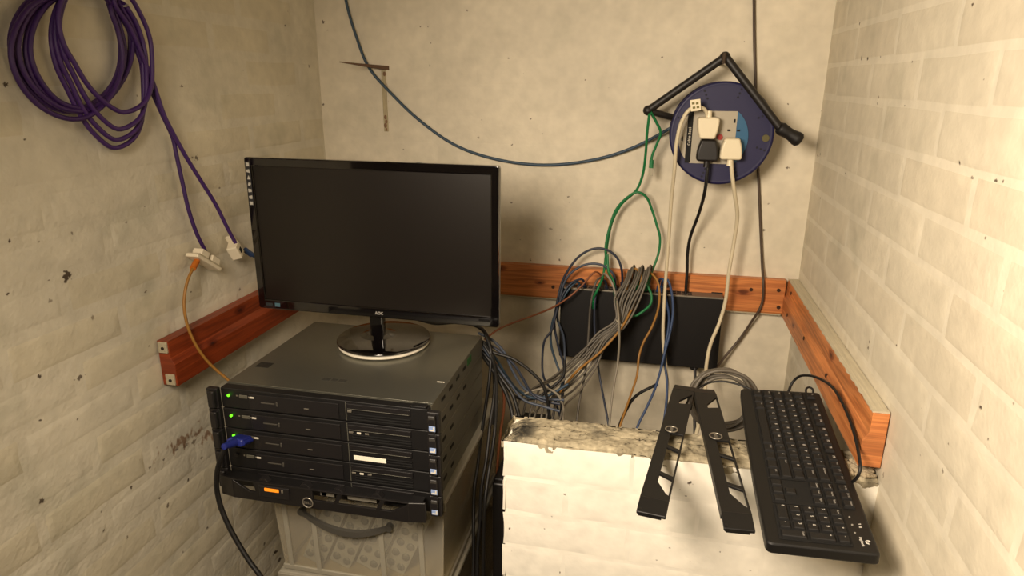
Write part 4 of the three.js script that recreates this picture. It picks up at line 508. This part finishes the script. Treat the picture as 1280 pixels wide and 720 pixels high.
["blue_jack_cord","",0,"blue",0.0036,[[-0.945,0.965,0.479],[-0.94,0.952,0.466],[-0.935,0.937,0.45],[-0.93,0.908,0.414],[-0.925,0.867,0.394],[-0.92,0.801,0.387]]],

];
const cord = {}; const plugBoot = (p, q, r, len) => { const A = V(p), d = V(q).sub(A).normalize(); return bar(p, A.clone().addScaledVector(d, len).toArray(), r, 10); };
for (const [name, label, group, m, r, pts] of CABLES) {
  if (!label) { cord[name] = { m, r, pts }; continue; }
  const t = thing(name, label, 'cable', [0, 0, 0], group || undefined);
  mesh('cord', tube(pts, r), CM[m], t);
  const n = pts.length;
  if (name === 'green_patch_cable') {
    const L = n - 1;
    if (label.startsWith('short')) { mesh('boot', plugBoot(pts[L], pts[L - 1], 0.0058, 0.02), CM.green, t); mesh('clear_plug', T(rbox(0.011, 0.02, 0.008, 0.001), pts[L][0], pts[L][1] - 0.01, pts[L][2]), clearPlug, t); }
    else mesh('boot', plugBoot(pts[L], pts[L - 1], 0.007, 0.028), CM.green, t);
  } else if (/patch|network|arch|pale/.test(name) && pts[0][2] < 0.06) mesh('boot', plugBoot([pts[0][0], pts[0][1] - 0.008, pts[0][2]], pts[1], r * 1.55, 0.022), CM[m], t);
  if (name === 'switch_power_lead') mesh('moulded_plug', rbox(0.022, 0.03, 0.018, 0.005, pts[0][0], pts[0][1] - 0.008, pts[0][2]), CM.black, t);
}
// ties round the grey bundle
{
  const tie = thing('cable_tie', 'pale cable tie round the bundle of grey cables', 'cable tie', [-0.072, 0.739, 0.163]);
  const g = new THREE.TorusGeometry(0.0125, 0.0016, 8, 24); g.applyQuaternion(new THREE.Quaternion().setFromUnitVectors(new THREE.Vector3(0, 0, 1), new THREE.Vector3(0.62, 0.76, -0.2).normalize())); mesh('strap', g, std(0xb5ad9a, 0.5), tie); mesh('head', rbox(0.006, 0.006, 0.006, 0.001, 0.004, 0, 0.0135), std(0xb5ad9a, 0.5), tie);
}
// plugs in the reel
function plug(label, key, cx, cy, up, mat) {
  const c = cord[key], t = thing('power_cable', label, 'cable', [0, 0, 0], 'power cables plugged into the reel');
  mesh('cord', tube(c.pts, c.r), CM[c.m], t);
  const s = new THREE.Shape(); const a = 0.0245, b = 0.0185, h = 0.0245, r = 0.007;    // wide towards the cord
  s.moveTo(-a + r, -h); s.lineTo(a - r, -h); s.quadraticCurveTo(a, -h, a, -h + r); s.quadraticCurveTo(a, 0.004, b, h - r); s.quadraticCurveTo(b, h, b - r, h); s.lineTo(-b + r, h); s.quadraticCurveTo(-b, h, -b, h - r); s.quadraticCurveTo(-a, 0.004, -a, -h + r); s.quadraticCurveTo(-a, -h, -a + r, -h);
  const g = new THREE.ExtrudeGeometry(s, { depth: 0.022, bevelEnabled: true, bevelSize: 0.005, bevelThickness: 0.008, bevelOffset: -0.004, bevelSegments: 4, curveSegments: 8 }); if (up) g.rotateZ(Math.PI);
  mesh('plug', T(g, cx, cy, 0.133), mat, t); mesh('plug_neck', cyl(0.0075, 0.02, cx, cy + (up ? 1 : -1) * 0.03, 0.15, 'y', 16, 0.006), mat, t); return t;
}
const plugWhite = std(0xe2d7ba, 0.4), plugBlack = std(0x131010, 0.45);
const pw = plug('white plug with cord looping up over the top and a tag', 'power_cord_a', 0.1095, H - 0.1, true, plugWhite);
{ const tg = mesh('cord_tag', rbox(0.023, 0.026, 0.0015, 0.0005), plugWhite, pw); tg.position.set(0.0755, H - 0.047, 0.176); tg.rotation.z = 0.15; mesh('tag_print', [rbox(0.006, 0.005, 0.0006, 0.0002, -0.005, 0.005, 0.001), rbox(0.006, 0.005, 0.0006, 0.0002, 0.004, 0.004, 0.001), rbox(0.006, 0.005, 0.0006, 0.0002, -0.004, -0.005, 0.001), rbox(0.006, 0.005, 0.0006, 0.0002, 0.005, -0.005, 0.001)], std(0x6e6630, 0.6), tg); }
plug('black plug with black cord in the lower left socket of the reel', 'power_cord_b', 0.1135, H - 0.1525, false, plugBlack);
plug('white plug with cord dropping straight down at the right socket', 'power_cord_c', 0.1675, H - 0.1475, false, plugWhite);
// ---------------------------------------------------------------- wall switch
{
  const y1 = H - 0.549, s = thing('network_switch', 'black network switch fixed upright below the back rail with cables on top', 'switch', [-0.025, y1 - 0.205, 0.026]);
  const body = mesh('case', rbox(0.44, 0.205, 0.043, 0.002, 0, 0.1025, 0.0225), std(0x0c0a0b, 0.5), s);
  mesh('port_panel', rbox(0.436, 0.003, 0.041, 0.001, 0, 0.2062, 0.0225), std(0x77736a, 0.4, 0.5), s);
  mesh('top_rim', rbox(0.438, 0.004, 0.003, 0.001, 0, 0.2056, 0.0435), std(0x8d887c, 0.4, 0.5), s);
  for (let k = 0; k < 24; k++) for (const z of [0.014, 0.03]) mesh('port', rbox(0.0115, 0.001, 0.0095, 0.0004, -0.195 + k * 0.0142, 0.208, z), blkDeep, s);
  for (const d of [-1, 1]) mesh('mounting_bracket', rbox(0.03, 0.04, 0.003, 0.001, d * 0.205, 0.19, 0.0005), std(0x1c1a19, 0.5, 0.5), s);
}
// ---------------------------------------------------------------- purple cables and outlets on the left wall
{
  const a = thing('purple_cable', 'purple cable coiled in the wide left loops, ending at the orange lead', 'cable', [0, 0, 0], 'coiled purple cables'), b = thing('purple_cable', 'purple cable coiled in the lower hanging loops, ending beside the monitor', 'cable', [0, 0, 0], 'coiled purple cables');
  mesh('cord', tube(cord.purple_cable_a.pts, 0.0042, false, 7), CM.purple, a); mesh('cord', tube(cord.purple_cable_b.pts, 0.0042, false, 7), CM.purple2, b);
  const P0 = cord.purple_cable_a.pts[0];
  const nail = thing('coil_nail', 'nail in the left wall holding up the purple coils', 'nail', [XL, P0[1] + 0.004, P0[2]]); mesh('shank', bar([-0.01, 0, 0], [0.06, 0.012, 0], 0.003), std(0x4a4038, 0.5, 0.7), nail); mesh('head', bar([0.06, 0.012, 0], [0.063, 0.0125, 0], 0.006), std(0x4a4038, 0.5, 0.7), nail);
  const tie = thing('cable_tie', 'white tie gathering the purple coils at the top', 'cable tie', [XL + 0.03, P0[1] - 0.012, P0[2] - 0.005]); mesh('strap', new THREE.TorusGeometry(0.017, 0.002, 8, 24).rotateX(1.2), std(0xcfc8b6, 0.5), tie);
  const ivory = std(0xe4dac2, 0.45);
  const end = k => { const p = cord[k].pts; return V(p[p.length - 1]); };
  // outlet module A: seen edge on, tilted
  const A = end('purple_cable_a'), o = thing('network_outlet', 'white network outlet hanging loose with the orange lead plugged in', 'outlet', [A.x - 0.006, A.y - 0.012, A.z], 'hanging network outlets');
  o.rotation.set(-0.62, 0, 0);
  mesh('face_plate', rbox(0.03, 0.008, 0.086, 0.002, 0.004, -0.013, 0), ivory, o);
  mesh('module_body', [rbox(0.024, 0.016, 0.028, 0.002, 0.004, 0, -0.022), rbox(0.024, 0.016, 0.026, 0.002, 0.004, 0, 0.016)], ivory, o);
  mesh('rim', rbox(0.026, 0.004, 0.074, 0.001, 0.004, -0.0075, 0), std(0xb8ad92, 0.5), o);
  const Bp = end('purple_cable_b'), q = thing('network_outlet', 'small white network outlet hanging loose beside the monitor edge', 'outlet', [Bp.x - 0.004, Bp.y - 0.015, Bp.z], 'hanging network outlets');
  q.rotation.set(0.45, 0.35, 0.1);
  mesh('module_body', rbox(0.024, 0.034, 0.03, 0.003, 0, 0, 0), ivory, q); mesh('side_plate', rbox(0.02, 0.044, 0.008, 0.002, -0.004, 0.006, -0.02), ivory, q); mesh('jack_opening', rbox(0.003, 0.012, 0.012, 0.001, 0.0115, -0.002, 0), blkDeep, q);
  mesh('shutter', rbox(0.003, 0.006, 0.016, 0.001, 0.0125, -0.011, 0), std(0xb8ad92, 0.5), q);
  const oc = cord.orange_jack_cord, ol = thing('orange_lead', 'orange patch lead hanging from the outlet down beside the servers', 'cable'); mesh('cord', tube(oc.pts, 0.0031), CM.orange, ol); mesh('boot', plugBoot(oc.pts[0], oc.pts[1], 0.0065, 0.028), std(0xc06a1e, 0.5), ol);
  const bc = cord.blue_jack_cord, bl = thing('blue_lead', 'short blue patch lead going from the outlet behind the monitor', 'cable'); mesh('cord', tube(bc.pts, 0.0036), CM.blue, bl); mesh('boot', plugBoot(bc.pts[0], bc.pts[1], 0.0065, 0.024), CM.blue, bl);
}
// ---------------------------------------------------------------- video plug at the servers
{
  const c = cord.vga_cord, t = thing('video_cable', 'black video cable with a blue plug at the third server front', 'cable'); mesh('cord', tube(c.pts, c.r), CM.black, t);
  const A = V(c.pts[0]), m = std(0x1a2470, 0.45);
  const hx = SX - 0.165, hy = topY - U * 3 + U * 0.66;
  const g = new THREE.Group(); g.name = 'plug'; t.add(g); g.position.set(hx, hy, SZ + 0.002);
  g.lookAt(A.x, A.y + 0.005, A.z);
  mesh('plug_body', rbox(0.034, 0.016, 0.034, 0.005, 0, 0, 0.024, 3), m, g); mesh('plug_shell', rbox(0.026, 0.009, 0.014, 0.003, 0, 0, 0.004), silver, g);
  mesh('strain_relief', cyl(0.0085, 0.034, 0, 0, 0.055, 'z', 14, 0.006), m, g); for (const d of [-1, 1]) mesh('thumb_screw', cyl(0.0042, 0.026, d * 0.0165, 0, 0.024, 'z', 12), m, g);
}
// ---------------------------------------------------------------- hook plate on the back wall
{
  const h = thing('rusty_bracket', 'rusty pointed iron bracket under the slate cable on the back wall', 'bracket', [-0.7626, H + 0.0457, 0]);
  const rust = std(0x6b5442, 0.85, 0.3, { bumpMap: bumpPaint, bumpScale: 0.001 });
  const g = new THREE.BufferGeometry(); const A = [-0.02, -0.004, 0], B = [0.008, -0.006, 0], Tt = [-0.078, 0.0062, 0.13]; const v = [A, B, Tt].map(p => [p[0], p[1] - (p[2] ? 0.0012 : 0.006), p[2]]).concat([A, B, Tt].map(p => [p[0], p[1] + (p[2] ? 0.0012 : 0.005), p[2]]));
  g.setAttribute('position', new THREE.Float32BufferAttribute(v.flat(), 3)); g.setAttribute('uv', new THREE.Float32BufferAttribute(v.flatMap(p => [p[0], p[2]]), 2)); g.setIndex([0, 1, 2, 3, 5, 4, 0, 3, 4, 0, 4, 1, 1, 4, 5, 1, 5, 2, 2, 5, 3, 2, 3, 0]); const q = g.toNonIndexed(); q.computeVertexNormals(); mesh('spike', q, rust, h);
  mesh('back_strap', rbox(0.013, 0.17, 0.005, 0.002, -0.009, -0.095, 0.001), std(0xd6ccb2, 0.7, 0, { map: plaster }), h);
  for (const [x, y, k] of [[-0.009, -0.14, 0.8], [-0.007, -0.152, 0.7], [-0.01, -0.163, 0.9], [-0.008, -0.174, 0.6], [-0.006, -0.022, 0.8]]) mesh('rust_patch', T(new THREE.IcosahedronGeometry(0.006 * k, 1).scale(0.9, 1.3, 0.2), x, y, 0.0036), std(0x7d6048, 0.9), h);
}
// ---------------------------------------------------------------- grey cable coil behind the bezels
{
  const t = thing('cable_coil', 'coil of grey cable hanging behind the loose bezels', 'cable', [0.173, 0.677, 0.44]);
  const pts = []; seed = 31; for (let k = 0; k <= 8 * 14; k++) { const a = k / 14 * Math.PI * 2, w = Math.floor(k / 14); const r = 0.068 + 0.007 * Math.sin(w * 2.1) + rr(-0.0025, 0.0025); pts.push([Math.cos(a) * r * 0.95 + 0.004 * Math.sin(w * 3), Math.sin(a) * r * 0.92 + 0.004 * Math.cos(w * 2), 0.004 * (w - 4) + rr(-0.002, 0.002)]); }
  mesh('windings', tube(pts, 0.0036), CM.greylight, t); t.rotation.x = -0.2;
}
// ---------------------------------------------------------------- keyboard
{
  const K = thing('keyboard', 'black full size computer keyboard lying across the low wall by the right rail', 'keyboard', [0.2643, H - 0.603, 0.7625]);
  const Rm = [[0.9986, -0.0502, -0.0153], [0.0488, 0.9958, -0.077], [0.019, 0.0762, 0.9969]];
  const col = i => new THREE.Vector3(Rm[0][i], Rm[1][i], Rm[2][i]);
  // local x (length) -> +z, local z (towards the typist) -> -x
  K.quaternion.setFromRotationMatrix(new THREE.Matrix4().makeBasis(col(2), col(1), col(0).negate()));
  const L = 0.45, D = 0.15, u = 0.01895;
  const cv = document.createElement('canvas'); cv.width = 2048; cv.height = 683; const cx = cv.getContext('2d'); cx.fillStyle = '#100f0f'; cx.fillRect(0, 0, 2048, 683);
  const X = x => (x + L / 2) / L * 2048, Z = z => (z + D / 2) / D * 683;
  const body = new THREE.Shape(); const r = 0.012, hx = L / 2, hz = D / 2; body.moveTo(-hx + r, hz); body.quadraticCurveTo(0, hz + 0.006, hx - r, hz); body.quadraticCurveTo(hx, hz, hx, hz - r); body.lineTo(hx, -hz + 0.008); body.quadraticCurveTo(hx, -hz, hx - 0.008, -hz); body.lineTo(-hx + 0.008, -hz); body.quadraticCurveTo(-hx, -hz, -hx, -hz + 0.008); body.lineTo(-hx, hz - r); body.quadraticCurveTo(-hx, hz, -hx + r, hz);
  const bg = new THREE.ExtrudeGeometry(body, { depth: 0.011, bevelEnabled: true, bevelSize: 0.004, bevelThickness: 0.004, bevelOffset: -0.004, bevelSegments: 4, curveSegments: 16 }); bg.rotateX(Math.PI / 2); T(bg, 0, -0.006, 0);
  const bod = mesh('body', bg, std(0x0d0c0c, 0.5), K);
  const km = new THREE.MeshStandardMaterial({ roughness: 0.6 });
  const keys = []; const x0 = -hx + 0.0115, zr = [-0.0545, -0.0315, -0.0125, 0.0065, 0.0255, 0.0445];
  const row = (ri, start, list) => { let x = start; for (const it of list) { const [t, w = 1] = Array.isArray(it) ? it : [it]; if (t !== null) keys.push([x0 + (x + w / 2) * u, zr[ri], w * u - 0.0016, 0.0174, t]); x += w; } };
  row(0, 0, ['Esc', [null, 1], 'F1', 'F2', 'F3', 'F4', [null, 0.5], 'F5', 'F6', 'F7', 'F8', [null, 0.5], 'F9', 'F10', 'F11', 'F12', [null, 0.25], 'Prt Sc', 'Scr Lk', 'Pause']);
  row(1, 0, ['`', '1', '2', '3', '4', '5', '6', '7', '8', '9', '0', '-', '=', ['Backspace', 2], [null, 0.25], 'Insert', 'Home', 'PgUp', [null, 0.25], 'Num', '/', '*', '-']);
  row(2, 0, [['Tab', 1.5], 'Q', 'W', 'E', 'R', 'T', 'Y', 'U', 'I', 'O', 'P', '[', ']', ['Enter', 1.5], [null, 0.25], 'Delete', 'End', 'PgDn', [null, 0.25], '7', '8', '9']);
  row(3, 0, [['Caps', 1.75], 'A', 'S', 'D', 'F', 'G', 'H', 'J', 'K', 'L', ';', "'", '#', ['', 1.25], [null, 3.5], '4', '5', '6']);
  row(4, 0, [['Shift', 1.25], '\\', 'Z', 'X', 'C', 'V', 'B', 'N', 'M', ',', '.', '/', ['Shift', 2.75], [null, 1.25], '\u2191', [null, 1.25], '1', '2', '3']);
  row(5, 0, [['Ctrl', 1.25], ['\u229e', 1.25], ['Alt', 1.25], ['', 6.25], ['Alt Gr', 1.25], ['\u229e', 1.25], ['\u2261', 1.25], ['Ctrl', 1.25], [null, 0.25], '\u2190', '\u2193', '\u2192', [null, 0.25], ['0', 2], '.']);
  const xp = x0 + 21.5 * u + 0.5 * u; keys.push([x0 + 22 * u, (zr[2] + zr[3]) / 2, u - 0.0016, 0.0364, '+'], [x0 + 22 * u, (zr[4] + zr[5]) / 2, u - 0.0016, 0.0364, 'Enter']);
  cx.fillStyle = '#c4c0b8'; cx.textBaseline = 'top'; cx.textAlign = 'left';
  for (const [kx, kz, kw, kd, t] of keys) { cx.font = (t.length > 2 ? '17px' : 'bold 27px') + ' sans-serif'; if (t) cx.fillText(t, X(kx - kw / 2 + 0.0038), Z(kz - kd / 2 + 0.003)); }
  const tex = new THREE.CanvasTexture(cv); tex.colorSpace = THREE.SRGBColorSpace; tex.anisotropy = 8; km.map = tex;
  for (const [kx, kz, kw, kd] of keys) {
    const a = kw / 2, b = kd / 2, c = a - 0.002, d = b - 0.0018, y0 = -0.0045, y1 = 0.002, y2 = 0.0028, e = a - 0.0032, f = b - 0.003; const pos = [], uv = [], idx = [];
    for (const [w, q, y] of [[a, b, y0], [c, d, y1], [e, f, y2]]) for (const [sx, sz] of [[-1, -1], [-1, 1], [1, 1], [1, -1]]) { pos.push(sx * w, y, sz * q); uv.push((kx + sx * w + L / 2) / L, 1 - (kz + sz * q + D / 2) / D); }
    for (let rg = 0; rg < 2; rg++) for (let k = 0; k < 4; k++) { const i = rg * 4 + k, j = rg * 4 + (k + 1) % 4; idx.push(i, j, i + 4, j, j + 4, i + 4); } idx.push(8, 9, 10, 8, 10, 11);
    const g = new THREE.BufferGeometry(); g.setAttribute('position', new THREE.Float32BufferAttribute(pos, 3)); g.setAttribute('uv', new THREE.Float32BufferAttribute(uv, 2)); g.setIndex(idx); const q = g.toNonIndexed(); q.computeVertexNormals();
    const o = mesh('key', q, km, K); o.position.set(kx, 0, kz);
  }
  mesh('key_well', [rbox(15.1 * u, 0.001, 0.098, 0.0003, x0 + 7.5 * u, -0.0016, 0.0065), rbox(3.1 * u, 0.001, 0.098, 0.0003, x0 + 16.75 * u, -0.0016, 0.0065), rbox(4.1 * u, 0.001, 0.098, 0.0003, x0 + 20.5 * u, -0.0016, 0.0065)], blkDeep, K);
  const white = std(0xcac6be, 0.5);
  for (let k = 0; k < 3; k++) mesh('indicator_light', cyl(0.0014, 0.0012, x0 + (19.2 + k * 0.9) * u, -0.0016, -0.05, 'y', 10), std(0x8f8c84, 0.4), bod);
  const flat = s => { const g = new TextGeometry(s, { font, size: 0.0042, depth: 0.0003, curveSegments: 3 }); g.center(); g.rotateX(-Math.PI / 2); return g; };
  mesh('indicator_print', T(flat('1  A'), x0 + 20.1 * u, -0.0017, -0.0605), white, bod);
  mesh('maker_print', [T(flat('Logitech').scale(0.8, 1, 0.8), x0 + 21.9 * u, -0.0017, -0.055)], white, bod);
  mesh('maker_mark', [T(new THREE.TorusGeometry(0.003, 0.0009, 6, 18, 4.4).rotateX(Math.PI / 2), x0 + 21.9 * u, -0.0016, -0.0635), T(rbox(0.0034, 0.0006, 0.0012, 0.0002), x0 + 22.05 * u, -0.0016, -0.0635)], white, bod);
  for (const s of [-1, 1]) mesh('foot', rbox(0.03, 0.004, 0.012, 0.001, s * 0.17, -0.0225, -0.055), blk, K);
  K.updateMatrixWorld(true); const inv = K.matrixWorld.clone().invert();
  for (const k of ['keyboard_cord', 'keyboard_cord_b', 'keyboard_cord_c']) mesh('cord', tube(cord[k].pts, cord[k].r).applyMatrix4(inv), CM.black, K);
}
renderer.render(scene, camera);
